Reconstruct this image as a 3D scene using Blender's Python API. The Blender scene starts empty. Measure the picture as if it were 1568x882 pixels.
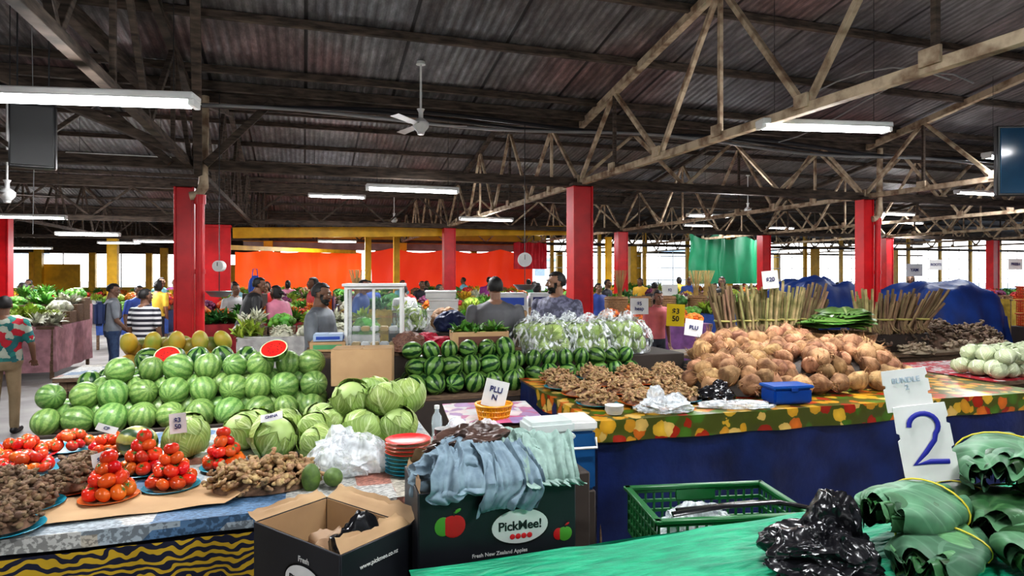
import bpy,bmesh,math,random
import numpy as np
from mathutils import Vector,Matrix,Euler,noise
R=random.Random(11)
TH=math.radians(18)
CT,ST=math.cos(TH),math.sin(TH)
def B(a,b): return (a*CT-b*ST, a*ST+b*CT)
def RU(a,b): return R.uniform(a,b)
# ------------------------------------------------------------------ materials
def newmat(name,rough=.6,metal=0.0):
    m=bpy.data.materials.new(name);m.use_nodes=True
    nt=m.node_tree;bs=nt.nodes["Principled BSDF"]
    bs.inputs["Roughness"].default_value=rough;bs.inputs["Metallic"].default_value=metal
    return m,nt,bs
def nd(nt,t,**k):
    n=nt.nodes.new(t)
    for a,v in k.items(): setattr(n,a,v)
    return n
def c4(c): return (c[0],c[1],c[2],1)
def ramp(nt,stops,interp='LINEAR'):
    n=nt.nodes.new('ShaderNodeValToRGB');cr=n.color_ramp;cr.interpolation=interp
    while len(cr.elements)<len(stops): cr.elements.new(.5)
    for e,(p,c) in zip(cr.elements,stops): e.position=p;e.color=c4(c)
    return n
def coords(nt,scale=(1,1,1),uv=False):
    tc=nd(nt,'ShaderNodeTexCoord');mp=nd(nt,'ShaderNodeMapping');mp.inputs['Scale'].default_value=scale
    nt.links.new(tc.outputs['UV' if uv else 'Object'],mp.inputs[0]);return mp.outputs[0]
def mth(nt,op,a,b=None):
    n=nd(nt,'ShaderNodeMath',operation=op)
    for i,x in enumerate((a,b)):
        if x is None: continue
        if isinstance(x,(int,float)): n.inputs[i].default_value=x
        else: nt.links.new(x,n.inputs[i])
    return n.outputs[0]
def mix(nt,f,a,b,bt='MIX'):
    n=nd(nt,'ShaderNodeMixRGB',blend_type=bt)
    for i,x in enumerate((f,a,b)):
        if isinstance(x,(int,float)): n.inputs[i].default_value=x
        elif isinstance(x,tuple): n.inputs[i].default_value=c4(x)
        else: nt.links.new(x,n.inputs[i])
    return n.outputs[0]
def island(nt,col,amt):
    g=nd(nt,'ShaderNodeNewGeometry');h=nd(nt,'ShaderNodeHueSaturation')
    r=g.outputs['Random Per Island']
    v=mth(nt,'ADD',mth(nt,'MULTIPLY',r,2*amt),1-amt)
    nt.links.new(v,h.inputs['Value'])
    r2=mth(nt,'FRACT',mth(nt,'MULTIPLY',r,7.31))
    nt.links.new(mth(nt,'ADD',mth(nt,'MULTIPLY',r2,amt*.12),.5-amt*.06),h.inputs['Hue'])
    nt.links.new(col,h.inputs['Color']);return h.outputs[0]
def bump(nt,bs,h,st,dist=.01):
    b=nd(nt,'ShaderNodeBump');b.inputs['Strength'].default_value=st;b.inputs['Distance'].default_value=dist
    nt.links.new(h,b.inputs['Height']);nt.links.new(b.outputs[0],bs.inputs['Normal'])
MC={}
def NM(name,c1,c2=None,scale=6,rough=.6,bmp=.2,isl=0,metal=0,stretch=(1,1,1),detail=5,dist=.01,lo=.35,hi=.65,spec=None):
    if name in MC: return MC[name]
    m,nt,bs=newmat(name,rough,metal)
    if c2 is None: c2=tuple(x*.75 for x in c1)
    co=coords(nt,stretch);n=nd(nt,'ShaderNodeTexNoise');n.inputs['Scale'].default_value=scale;n.inputs['Detail'].default_value=detail
    nt.links.new(co,n.inputs['Vector'])
    r=ramp(nt,[(lo,c1),(hi,c2)]);nt.links.new(n.outputs[0],r.inputs[0]);col=r.outputs[0]
    if isl: col=island(nt,col,isl)
    nt.links.new(col,bs.inputs['Base Color'])
    if spec is not None: bs.inputs['Specular IOR Level'].default_value=spec
    if bmp: bump(nt,bs,n.outputs[0],bmp,dist)
    MC[name]=m;return m
def emis(name,c,s):
    m,nt,bs=newmat(name);bs.inputs['Emission Color'].default_value=c4(c);bs.inputs['Emission Strength'].default_value=s
    bs.inputs['Base Color'].default_value=c4(c);return m
def striped(name,base,dark,n,thr=.1,wob=2.5,isl=.12,ov=.35):
    m,nt,bs=newmat(name,.35)
    tc=nd(nt,'ShaderNodeTexCoord');sp=nd(nt,'ShaderNodeSeparateXYZ');nt.links.new(tc.outputs['UV'],sp.inputs[0])
    no=nd(nt,'ShaderNodeTexNoise');no.inputs['Scale'].default_value=22;no.inputs['Detail'].default_value=4;nt.links.new(tc.outputs['Object'],no.inputs['Vector'])
    a=mth(nt,'MULTIPLY',sp.outputs[0],2*math.pi*n);a=mth(nt,'ADD',a,mth(nt,'MULTIPLY',no.outputs[0],wob))
    s=mth(nt,'SINE',a);r=ramp(nt,[(0,base),(max(0,thr),base),(min(thr+.35,1),dark),(1,dark)]);nt.links.new(s,r.inputs[0])
    n2=nd(nt,'ShaderNodeTexNoise');n2.inputs['Scale'].default_value=60;nt.links.new(tc.outputs['Object'],n2.inputs['Vector'])
    col=mix(nt,ov,r.outputs[0],n2.outputs[0],'OVERLAY')
    nt.links.new(island(nt,col,isl),bs.inputs['Base Color']);return m
def leafmat(name,c1,rib,rough=.45,isl=.15,veins=9,ribw=.035,vs=.6):
    m,nt,bs=newmat(name,rough)
    tc=nd(nt,'ShaderNodeTexCoord');sp=nd(nt,'ShaderNodeSeparateXYZ');nt.links.new(tc.outputs['UV'],sp.inputs[0])
    d=mth(nt,'ABSOLUTE',mth(nt,'SUBTRACT',sp.outputs[0],.5))
    ribm=mth(nt,'MULTIPLY',mth(nt,'LESS_THAN',d,ribw),min(1,vs*1.6))
    w=mth(nt,'SINE',mth(nt,'MULTIPLY',mth(nt,'SUBTRACT',sp.outputs[1],mth(nt,'MULTIPLY',d,.9)),veins*6.28))
    vm=mth(nt,'MULTIPLY',mth(nt,'GREATER_THAN',w,.9),vs)
    f=mth(nt,'MAXIMUM',ribm,vm)
    no=nd(nt,'ShaderNodeTexNoise');no.inputs['Scale'].default_value=14;nt.links.new(tc.outputs['Object'],no.inputs['Vector'])
    r=ramp(nt,[(.3,c1),(.7,tuple(x*.62 for x in c1))]);nt.links.new(no.outputs[0],r.inputs[0])
    col=mix(nt,f,r.outputs[0],rib);nt.links.new(island(nt,col,isl),bs.inputs['Base Color'])
    bump(nt,bs,w,.15,.004);return m
def voro(name,cols,scale,rough=.4,stretch=(1,1,1),edge=None,bmp=0,edge_dark=.35):
    m,nt,bs=newmat(name,rough);co=coords(nt,stretch)
    no=nd(nt,'ShaderNodeTexNoise');no.inputs['Scale'].default_value=scale*1.3;nt.links.new(co,no.inputs['Vector'])
    add=nd(nt,'ShaderNodeVectorMath',operation='MULTIPLY_ADD');nt.links.new(no.outputs['Color'],add.inputs[0]);add.inputs[1].default_value=(.6/scale,)*3;nt.links.new(co,add.inputs[2])
    v=nd(nt,'ShaderNodeTexVoronoi');v.inputs['Scale'].default_value=scale;nt.links.new(add.outputs[0],v.inputs['Vector'])
    sp=nd(nt,'ShaderNodeSeparateColor');nt.links.new(v.outputs['Color'],sp.inputs[0])
    r=ramp(nt,[(i/len(cols),c) for i,c in enumerate(cols)],'CONSTANT');nt.links.new(sp.outputs[0],r.inputs[0])
    col=r.outputs[0]
    if edge:
        f=mth(nt,'GREATER_THAN',v.outputs['Distance'],.56);col=mix(nt,f,col,edge)
    sh=ramp(nt,[(0,(1,1,1)),(.7,(.35,.3,.25))]);nt.links.new(v.outputs['Distance'],sh.inputs[0])  # darkens each pattern cell towards its edge
    d=mix(nt,edge_dark,col,sh.outputs[0],'MULTIPLY');nt.links.new(d,bs.inputs['Base Color'])
    if bmp: bump(nt,bs,no.outputs[0],bmp,.02)
    return m
def clearbag(name,tint=(.9,.95,.97),lo=.1,hi=.7,a=.5,b=.64):
    m,nt,bs=newmat(name,.18)
    bs.inputs['Base Color'].default_value=c4(tint)
    bs.inputs['Specular IOR Level'].default_value=.8
    co=coords(nt,(1,1,.5));no=nd(nt,'ShaderNodeTexNoise');no.inputs['Scale'].default_value=16;no.inputs['Detail'].default_value=6;no.inputs['Distortion'].default_value=1.0;nt.links.new(co,no.inputs['Vector'])
    r=nd(nt,'ShaderNodeMapRange');r.inputs[1].default_value=a;r.inputs[2].default_value=b;r.inputs[3].default_value=lo;r.inputs[4].default_value=hi
    nt.links.new(no.outputs[0],r.inputs[0]);nt.links.new(r.outputs[0],bs.inputs['Alpha']);bump(nt,bs,no.outputs[0],.5,.015)
    return m
def P(name,c,rough=.5,**k): return NM(name,c,tuple(x*.85 for x in c),scale=5,rough=rough,bmp=.05,**k)
# ------------------------------------------------------------------ geometry
class Tm:
    def __init__(s,V,F=None,UV=None,M=None,L=None,C=None):
        s.V=np.asarray(V,dtype=np.float64).reshape(-1,3)
        if F is not None:
            s.C=np.array([len(f) for f in F],dtype=np.int64);s.L=np.array([i for f in F for i in f],dtype=np.int64)
        else: s.L=L;s.C=C
        s.UV=np.zeros((len(s.V),2)) if UV is None else np.asarray(UV,dtype=np.float64)
        s.M=np.zeros(len(s.C),dtype=np.int64) if M is None else np.asarray(M,dtype=np.int64)
    def x(s,mat):
        m=np.array(mat);V=s.V@m[:3,:3].T+m[:3,3];return Tm(V,UV=s.UV,M=s.M,L=s.L,C=s.C)
def join(ts,ms=None):
    n=0;V=[];L=[];C=[];U=[];M=[]
    for i,t in enumerate(ts):
        V.append(t.V);L.append(t.L+n);C.append(t.C);U.append(t.UV);M.append(t.M+(ms[i] if ms else 0));n+=len(t.V)
    return Tm(np.concatenate(V),UV=np.concatenate(U),M=np.concatenate(M),L=np.concatenate(L),C=np.concatenate(C))
def XF(loc=(0,0,0),rot=(0,0,0),sc=(1,1,1)):
    if isinstance(sc,(int,float)): sc=(sc,sc,sc)
    return Matrix.LocRotScale(Vector(loc),Euler(rot),Vector(sc))
class MB:
    def __init__(s): s.t=[];s.m=[]
    def add(s,t,m=0,loc=(0,0,0),rot=(0,0,0),sc=1,mat=None):
        s.t.append(t.x(mat if mat is not None else XF(loc,rot,sc)));s.m.append(m);return s
    def tm(s): return join(s.t,s.m)
    def build(s,name,mats,parent=None,loc=None,rotz=None,smooth=True):
        return tobj(s.tm(),name,mats,parent,loc,rotz,smooth)
def tobj(t,name,mats,parent=None,loc=None,rotz=None,smooth=True):
    me=bpy.data.meshes.new(name)
    me.vertices.add(len(t.V));me.vertices.foreach_set('co',t.V.ravel())
    me.loops.add(len(t.L));me.loops.foreach_set('vertex_index',t.L.astype(np.int32))
    me.polygons.add(len(t.C));st=np.concatenate([[0],np.cumsum(t.C)[:-1]]).astype(np.int32)
    me.polygons.foreach_set('loop_start',st);me.polygons.foreach_set('loop_total',t.C.astype(np.int32))
    me.polygons.foreach_set('material_index',t.M.astype(np.int32))
    me.polygons.foreach_set('use_smooth',np.full(len(t.C),smooth))
    uv=me.uv_layers.new(name='UVMap');uv.data.foreach_set('uv',t.UV[t.L].ravel())
    for m in (mats if isinstance(mats,(list,tuple)) else [mats]): me.materials.append(m)
    me.update(calc_edges=True);me.validate()
    if smooth:
        try: me.set_sharp_from_angle(angle=math.radians(42))
        except Exception: pass
    o=bpy.data.objects.new(name,me);bpy.context.collection.objects.link(o)
    if loc is not None:o.location=loc
    if rotz is not None:o.rotation_euler=(0,0,rotz)
    if parent:o.parent=parent
    return o
def empty(name,loc=(0,0,0),rotz=0):
    o=bpy.data.objects.new(name,None);o.location=loc;o.rotation_euler=(0,0,rotz);o.empty_display_size=.1;bpy.context.collection.objects.link(o);return o
def frombm(bm):
    bm.verts.ensure_lookup_table();V=[v.co[:] for v in bm.verts];F=[[v.index for v in f.verts] for f in bm.faces];bm.free();return Tm(V,F)
BC={}
def bx(sx,sy,sz,bev=.006,seg=1):
    """box centred in xy, base at z=0"""
    k=(round(sx,3),round(sy,3),round(sz,3),bev,seg)
    if k in BC: return BC[k]
    bm=bmesh.new();bmesh.ops.create_cube(bm,size=1);bmesh.ops.scale(bm,vec=(sx,sy,sz),verts=bm.verts);bmesh.ops.translate(bm,vec=(0,0,sz/2),verts=bm.verts)
    bev=min(bev,min(sx,sy,sz)*.3)
    if bev>0: bmesh.ops.bevel(bm,geom=bm.edges[:],offset=bev,segments=seg,affect='EDGES')
    bm.verts.index_update();BC[k]=frombm(bm);return BC[k]
ICO={}
def ico(n):
    if n not in ICO:
        bm=bmesh.new();bmesh.ops.create_icosphere(bm,subdivisions=n,radius=1);bm.verts.index_update();ICO[n]=frombm(bm)
    return ICO[n]
def grid(fn,nu,nv,m=0):
    V=[];UV=[];F=[]
    for j in range(nv+1):
        for i in range(nu+1):
            u,v=i/nu,j/nv;V.append(fn(u,v));UV.append((u,v))
    for j in range(nv):
        for i in range(nu):
            a=j*(nu+1)+i;F.append((a,a+1,a+nu+2,a+nu+1))
    return Tm(V,F,UV,[m]*len(F))
def sph(nu=24,nv=14,fr=None):
    def f(u,v):
        a=u*2*math.pi;t=v*math.pi;d=(math.sin(t)*math.cos(a),math.sin(t)*math.sin(a),-math.cos(t))
        r=fr(d) if fr else 1
        return (d[0]*r,d[1]*r,d[2]*r)
    return grid(f,nu,nv)
def lathe(prof,n=24):
    return grid(lambda u,v:(lambda p:(p[0]*math.cos(u*2*math.pi),p[0]*math.sin(u*2*math.pi),p[1]))(prof[int(round(v*(len(prof)-1)))]),n,len(prof)-1)
def tube(pts,rad,n=8,flat=1.0,closed=True):
    pts=[Vector(p) for p in pts];k=len(pts)
    if isinstance(rad,(int,float)): rad=[rad]*k
    V=[];F=[];up=None
    for i,p in enumerate(pts):
        d=(pts[min(i+1,k-1)]-pts[max(i-1,0)]).normalized()
        if up is None:
            up=Vector((0,0,1)) if abs(d.z)<.9 else Vector((0,1,0))
        s=d.cross(up).normalized();up=s.cross(d).normalized()
        for j in range(n):
            a=j/n*2*math.pi;q=p+(s*math.cos(a)+up*math.sin(a)*flat)*rad[i];V.append(q[:])
    for i in range(k-1):
        for j in range(n):
            a=i*n+j;b=i*n+(j+1)%n;F.append((a,b,b+n,a+n))
    if closed: F.append(tuple(range(n))[::-1]);F.append(tuple((k-1)*n+j for j in range(n)))
    return Tm(V,F)
def capsule(p,q,r1,r2,n=12):
    p=Vector(p);q=Vector(q);d=(q-p);L=d.length;d=d/L if L>1e-6 else Vector((0,0,1))
    pts=[];rr=[]
    for t in (1.0,.87,.5): pts.append(p-d*r1*t);rr.append(max(.02,math.sqrt(max(0,1-t*t)))*r1)
    pts.append(p);rr.append(r1)
    if L>1e-6: pts.append(q);rr.append(r2)
    for t in (.5,.87,1.0): pts.append(q+d*r2*t);rr.append(max(.02,math.sqrt(max(0,1-t*t)))*r2)
    return tube(pts,rr,n)
def beam(mb,p,q,w=.08,h=.08,m=0):
    p=Vector(p);q=Vector(q);d=q-p;L=d.length;rq=d.to_track_quat('Y','Z')
    mb.add(bx(w,L,h,.004),m,mat=Matrix.LocRotScale((p+q)/2-(rq@Vector((0,0,h/2))),rq,Vector((1,1,1))))
def disp(t,fn):
    V=np.array([fn(Vector(v))[:] for v in t.V]);return Tm(V,UV=t.UV,M=t.M,L=t.L,C=t.C)
def ridged(p,f,o=0):
    return 1-2*abs(noise.noise(Vector((p.x*f+o,p.y*f+o*1.7,p.z*f-o))))
def rg(p,k=2.4): return 1-min(1,abs(noise.noise(p))*k)
def blob(sc,amp=.12,f=2.2,seed=0,sub=5,flatb=True,an=(1,1,1),hf=1.0):
    """crumpled closed surface: warped ridge folds"""
    so=Vector((seed*3.13,seed*1.71,-seed*2.3))
    def fn(v):
        p=v+noise.noise_vector(v*1.1+so)*.55
        p=Vector((p.x*an[0],p.y*an[1],p.z*an[2]))*f*.62+so
        r=1+amp*1.1*(rg(p,1.9)-.5)+amp*.45*hf*(rg(p*2.1+so,1.9)-.5)+amp*.14*hf*(rg(p*4.3)-.5)+amp*1.0*noise.noise(v*.9+so)
        q=v*r
        if flatb and q.z<-.45: q.z=-.45+(q.z+.45)*.12
        q.z+=.5
        return Vector((q.x*sc[0],q.y*sc[1],q.z*sc[2]/1.5))
    return disp(ico(sub),fn)
def fold_sheet(path,zt,zb,amp=.03,freq=7,seed=0,n=None,nv=10,flare=.0):
    """vertical hanging cloth along xy path"""
    seg=[math.dist(path[i],path[i+1]) for i in range(len(path)-1)];T=sum(seg);n=n or int(T*16)
    def at(s):
        for i,l in enumerate(seg):
            if s<=l or i==len(seg)-1:
                t=min(1,s/l);x=path[i][0]+(path[i+1][0]-path[i][0])*t;y=path[i][1]+(path[i+1][1]-path[i][1])*t
                dx=(path[i+1][0]-path[i][0])/l;dy=(path[i+1][1]-path[i][1])/l;return x,y,dy,-dx
            s-=l
    def f(u,v):
        x,y,nx,ny=at(u*T);s=u*T
        d=amp*(math.sin(s*freq+2*noise.noise(Vector((s*1.3,v*.8,seed))))+.8*noise.noise(Vector((s*freq*.8,v*2,seed+3))))*(.15+.85*v)+flare*v+amp*.3
        return (x+nx*d,y+ny*d,zt+(zb-zt)*v+.01*noise.noise(Vector((s*3,seed,0)))*v)
    return grid(f,n,nv)
def text(parent,s,size,mat,loc,rot,ex=.001,name='lettering',align='CENTER'):
    c=bpy.data.curves.new('t','FONT');c.body=s;c.size=size;c.extrude=ex;c.align_x=align;c.align_y='CENTER';c.offset=size*.02
    o=bpy.data.objects.new('t',c);bpy.context.collection.objects.link(o)
    bpy.context.view_layer.update();me=bpy.data.meshes.new_from_object(o.evaluated_get(bpy.context.evaluated_depsgraph_get()))
    bpy.data.objects.remove(o);me.materials.clear();me.materials.append(mat)
    q=bpy.data.objects.new(name,me);bpy.context.collection.objects.link(q);q.location=loc;q.rotation_euler=rot
    if parent:q.parent=parent
    return q
def from_mesh(me):
    V=np.zeros(len(me.vertices)*3);me.vertices.foreach_get('co',V);tmp=np.zeros(len(me.loops),dtype=np.int32);me.loops.foreach_get('vertex_index',tmp)
    C=np.zeros(len(me.polygons),dtype=np.int32);me.polygons.foreach_get('loop_total',C)
    return Tm(V.reshape(-1,3),L=tmp.astype(np.int64),C=C.astype(np.int64))
# ------------------------------------------------------------------ base materials
M_wood=NM('weathered_timber',(.12,.088,.068),(.038,.028,.022),scale=5,rough=.9,bmp=.4,stretch=(1,1,6))
M_wood2=NM('pale_peeling_steel',(.56,.45,.32),(.22,.14,.09),scale=6,rough=.8,bmp=.3,lo=.42,hi=.64)
M_red=NM('red_gloss_paint',(.62,.008,.014),(.42,.004,.008),scale=3,rough=.4,bmp=.08)
M_yel=NM('yellow_paint',(.85,.50,.02),(.62,.34,.01),scale=3,rough=.5,bmp=.05)
M_con=NM('worn_concrete',(.30,.28,.26),(.15,.135,.13),scale=1.3,rough=.55,bmp=.2,detail=9)
M_whitep=P('white_enamel',(.8,.8,.78),.35)
M_dark=P('dark_wood_board',(.05,.037,.03),.7)
M_plank=NM('table_plank',(.20,.13,.08),(.09,.055,.035),scale=9,rough=.8,stretch=(1,6,6))
M_blue=NM('blue_tarpaulin',(.010,.024,.12),(.004,.009,.05),scale=3,rough=.4,bmp=.6,dist=.04)
M_card=NM('cardboard',(.52,.34,.18),(.43,.27,.14),scale=3,rough=.85,bmp=.08)
M_steel=P('galvanised_steel',(.35,.35,.35),.35,metal=.8)
M_tube=emis('fluorescent_tube',(.95,.98,1),14)
M_black=NM('black_plastic_film',(.006,.006,.008),(.012,.012,.014),scale=9,rough=.22,bmp=.15)
M_ink=P('marker_ink',(.01,.015,.12),.6)
M_paper=P('white_card',(.72,.72,.70),.7)
M_blk=P('black_paint',(.015,.015,.016),.4)
def roofmat():
    m,nt,bs=newmat('stained_roof_sheeting',.5)
    tc=nd(nt,'ShaderNodeTexCoord');sp=nd(nt,'ShaderNodeSeparateXYZ');nt.links.new(tc.outputs['Object'],sp.inputs[0])
    co=coords(nt,(3,1.0,1));n=nd(nt,'ShaderNodeTexNoise');n.inputs['Scale'].default_value=2.0;n.inputs['Detail'].default_value=11;n.inputs['Roughness'].default_value=.78;nt.links.new(co,n.inputs['Vector'])
    r=ramp(nt,[(.30,(.05,.045,.045)),(.46,(.13,.12,.12)),(.58,(.22,.21,.21)),(.72,(.40,.38,.38))]);nt.links.new(n.outputs[0],r.inputs[0])
    n2=nd(nt,'ShaderNodeTexNoise');n2.inputs['Scale'].default_value=.40;nt.links.new(tc.outputs['Object'],n2.inputs['Vector'])
    r2=ramp(nt,[(.40,(.40,.42,.46)),(.55,(.52,.50,.49)),(.66,(.64,.34,.32))]);nt.links.new(n2.outputs[0],r2.inputs[0])
    col=mix(nt,.65,r.outputs[0],r2.outputs[0],'OVERLAY')
    f=mth(nt,'FRACT',mth(nt,'DIVIDE',sp.outputs[0],1.15));seam=mth(nt,'LESS_THAN',f,.035)
    w=mth(nt,'SINE',mth(nt,'MULTIPLY',sp.outputs[0],60))
    col=mix(nt,mth(nt,'MULTIPLY',mth(nt,'GREATER_THAN',w,.3),.35),col,(.03,.025,.025))
    col=mix(nt,mth(nt,'MULTIPLY',seam,.9),col,(.01,.008,.008));nt.links.new(col,bs.inputs['Base Color'])
    h=mth(nt,'ADD',mth(nt,'MULTIPLY',w,.5),n.outputs[0]);bump(nt,bs,h,.6,.02);return m
M_roof=roofmat()
# ------------------------------------------------------------------ building (coords a,b,z ; object rotated 18deg)
VAL=[-.3,9.2,18.7,28.2,37.7]
def roofz(b):
    t=((b+.3)%9.5)/9.5;return 4.42+.9*(1-abs(2*t-1))
def roof():
    bs_=[x for x in np.arange(-9.8,43,4.75)]  # bays behind the camera: unseen roof added to block frontal sky light
    V=[];F=[]
    A0,A1=-34,46
    for b in bs_: V+= [(A0,b,roofz(b+1e-6)),(A1,b,roofz(b+1e-6))]
    for i in range(len(bs_)-1): F.append((2*i,2*i+1,2*i+3,2*i+2))
    t=Tm(V,F);o=tobj(t,'ceiling',[M_roof],rotz=TH,smooth=False)
    md=o.modifiers.new('thick','SOLIDIFY');md.thickness=.03;md.offset=1
roof()
mb=MB()
b=-9.3
while b<42:
    z=roofz(b)-.06
    beam(mb,(-34,b,z),(46,b,z),.06,.09,0);b+=1.1875
for v in [-9.8]+VAL:
    beam(mb,(-34,v,4.33),(46,v,4.33),.16,.20,0);beam(mb,(-34,v-.25,4.40),(46,v-.25,4.40),.08,.12,0)
    beam(mb,(-34,v,3.42),(46,v,3.42),.12,.13,0)
mb.build('ceiling_beams',[M_wood],rotz=TH)
COLS=[-23.7,-18.15,-12.6,-7.0,-1.4,4.1,9.8,15.4,21.0,26.6,32.2]
for a in COLS:
    mb=MB();pale=a>3
    m=1 if pale else 0
    for k in range(-1,4):
        b0=-.3+9.5*k;rb=b0+4.75
        beam(mb,(a,b0,3.42),(a,b0+9.5,3.42),.08,.085,m)
        beam(mb,(a,b0,4.30),(a,rb,5.2),.09,.10,m if k==0 else 0);beam(mb,(a,rb,5.2),(a,b0+9.5,4.30),.09,.10,0 if k!=0 else m)
        N_=8
        for i in range(N_):
            s0=b0+9.5*i/N_;s1=b0+9.5*(i+1)/N_
            zt=lambda s:roofz(min(max(s,b0+.001),b0+9.499))-.12
            if i%2==0: beam(mb,(a,s0,3.42),(a,s1,zt(s1)),.055,.055,m)
            else: beam(mb,(a,s0,zt(s0)),(a,s1,3.42),.055,.055,m)
            if i%2==1: beam(mb,(a,s0,3.42),(a,s0,zt(s0)),.045,.045,m if i%4==1 else 0)
            mb.add(bx(.03,.16,.12,.004),m,loc=(a-.05,s0,3.42))
    mb.build('roof_truss',[M_wood,M_wood2],rotz=TH)
for v in VAL[1:4]:
    mb=MB()
    for j in range(len(COLS)-1):
        a0,a1=COLS[j],COLS[j+1];n=6
        if v<10 and j in(4,): continue
        for i in range(n):
            p0=a0+(a1-a0)*i/n;p1=a0+(a1-a0)*(i+1)/n
            zs=(3.45,4.25) if i%2==0 else (4.25,3.45)
            beam(mb,(p0,v,zs[0]),(p1,v,zs[1]),.05,.05,1 if a0>3 else 0)
    mb.build('roof_girder',[M_wood,M_wood2],rotz=TH)
mb=MB()
for i in range(3):
    pts=[(a,9.2-.35-.03*i,4.18-.045*i+.05*math.sin(a*1.1+i)+.03*math.sin(a*.4)) for a in np.arange(-14,24,.5)]
    mb.add(tube(pts,.022 if i else .03,6),1 if i==2 else 0)
for a0 in (-9.5,-3.4,6.3,7.2):
    pts=[(a0+t*.8*math.sin(t*2+a0),8.4-3*t,4.1+.8*t*math.sin(t*3)) for t in np.linspace(0,1,10)];mb.add(tube(pts,.012,5),1)
for a0 in (-3.1,-2.9,-2.6): mb.add(tube([(a0,7.6,4.5),(a0+.02,7.6,3.2),(a0+.01,7.6,2.4)],.004,4),1)
mb.build('ceiling_cables',[P('cable_black',(.03,.03,.035),.5),P('cable_grey',(.3,.3,.3),.5)],rotz=TH)
mb=MB()
beam(mb,(-1.75,8.9,4.2),(-2.6,5.0,4.9),.12,.16);beam(mb,(-1.5,8.6,3.5),(-4.2,7.4,4.5),.09,.1);beam(mb,(-1.3,9.1,3.3),(-1.0,6.8,4.8),.10,.12)
beam(mb,(-1.2,9.0,3.4),(-.4,9.1,4.3),.07,.09);beam(mb,(-1.6,9.0,3.4),(-2.6,9.1,4.3),.07,.09);beam(mb,(-6.8,9,3.4),(-5.6,9.1,4.3),.07,.09)
beam(mb,(-2.3,7.5,4.6),(-2.3,4.6,5.1),.12,.2);beam(mb,(-4.6,9,4.3),(-5.6,5.5,3.9),.07,.09);beam(mb,(-7,8,3.4),(-3,9,4.2),.07,.08)
mb.build('roof_brace',[M_wood],rotz=TH)
# columns
for v in [-9.8,-.3]+VAL[1:5]:
    for a in COLS:
        if v<0 and abs(a)<6: continue
        if v==18.7 and a==-1.4: continue
        yel=(v>19) or (a<-10)
        x,y=B(a,v);w=.30 if v<10 else .32
        if v==9.2 and a in(-1.4,9.8): w=.21
        mb=MB();top=3.36
        if v==9.2 and a==-1.4: top=3.12;x-=.07
        mb.add(bx(w,w*.9,top,.012),0)
        mb.add(bx(w+.12,w+.1,.10,.01),0,loc=(0,0,0));mb.add(bx(w+.1,w+.08,.04,.006),1,loc=(0,0,top))
        for s in(-1,1): mb.add(bx(.03,w*.98,top,.004),0,loc=(s*w*.5,-.01,0))
        mats=[M_yel if yel else M_red,M_wood]
        if v==9.2 and a in(-1.4,9.8,-7.0):
            px=.19
            mb.add(tube([(px,-.12,0),(px,-.12,2.92)],.055,12),0)
            mb.add(tube([(px,-.12,2.9),(px,-.12,3.02)],.07,12),0);mb.add(tube([(px,-.12,1.0),(px,-.12,1.06)],.066,12),0);mb.add(tube([(px,-.12,2.0),(px,-.12,2.06)],.066,12),0)
            mb.add(tube([(px-.12,-.12,3.0),(px-.02,-.12,3.02),(px+.04,-.12,3.12),(px+.04,-.12,3.3),(px+.06,-.12,4.3)],[.055,.06,.065,.055,.05],12),2)
            mats.append(M_wood2)
        mb.build('support_column',mats,loc=(x,y,0),rotz=TH)
mb=MB();mb.add(bx(90,66,.1,0),0,loc=(6,18,-.1));mb.build('floor',[M_con],rotz=TH)
mb=MB();mb.add(bx(300,300,.1,0),0,loc=(6,60,-.22));mb.build('street_ground',[NM('pale_concrete',(.5,.49,.47),(.38,.37,.36),scale=.6)],rotz=TH)  # pale concrete outside, its own even tone
M_wall=NM('yellow_painted_block',(.72,.46,.04),(.6,.36,.03),scale=2)
M_greyw=NM('grey_painted_wall',(.30,.30,.30),(.2,.19,.19),scale=2)
mb=MB();mb.add(bx(80,.2,4.4,0),0,loc=(6,-12,0));mb.build('wall_front',[M_greyw],rotz=TH)
mb=MB();mb.add(bx(13.4,.2,1.1,.01),0,loc=(4.3,28.6,0));mb.add(bx(13.4,.16,.5,.01),0,loc=(4.3,28.6,3.35));mb.add(bx(13.4,.1,.3,.01),1,loc=(4.3,28.7,3.05));mb.build('wall_back',[M_wall,M_greyw],rotz=TH)
mb=MB();mb.add(bx(32,.2,1.1,.01),0,loc=(27.0,28.6,0))
for i in range(14): beam(mb,(11.3+2.5*i,28.6,1.0),(11.3+2.5*i,28.6,4.3),.16,.16,1)
for i in range(40):
    beam(mb,(11.3+.83*i,28.6,1.1),(11.3+.83*i,28.6,3.6),.03,.03,2)
for z in (1.7,2.3,2.9,3.5): beam(mb,(11,28.6,z),(44,28.6,z),.035,.035,2)
mb.build('window_lattice_back',[NM('teal_grey_low_wall',(.25,.35,.4),(.2,.28,.3)),M_yel,M_whitep],rotz=TH)
mb=MB();mb.add(bx(34,.2,1.3,.01),0,loc=(-19.4,38.3,0));mb.add(bx(34,.2,1.5,.01),1,loc=(-19.4,38.3,3.05))
for i in range(13):
    beam(mb,(-2.6-2.6*i,38.2,1.0),(-2.6-2.6*i,38.2,3.1),.3,.3,2)
for i in range(3): mb.add(bx(1.7,.1,1.3,.01),2,loc=(-4-7.8*i,38.2,1.2))
for i in range(26): beam(mb,(-2.6-1.3*i,38.2,1.2),(-2.6-1.3*i,38.2,3.1),.05,.05,3)
mb.build('window_left_back',[M_wall,M_wood,M_yel,M_whitep],rotz=TH)
mb=MB();mb.add(bx(.2,52,1.1,.01),0,loc=(-34,14,0));mb.add(bx(.2,52,1.3,.01),1,loc=(-34,14,3.1))
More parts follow.
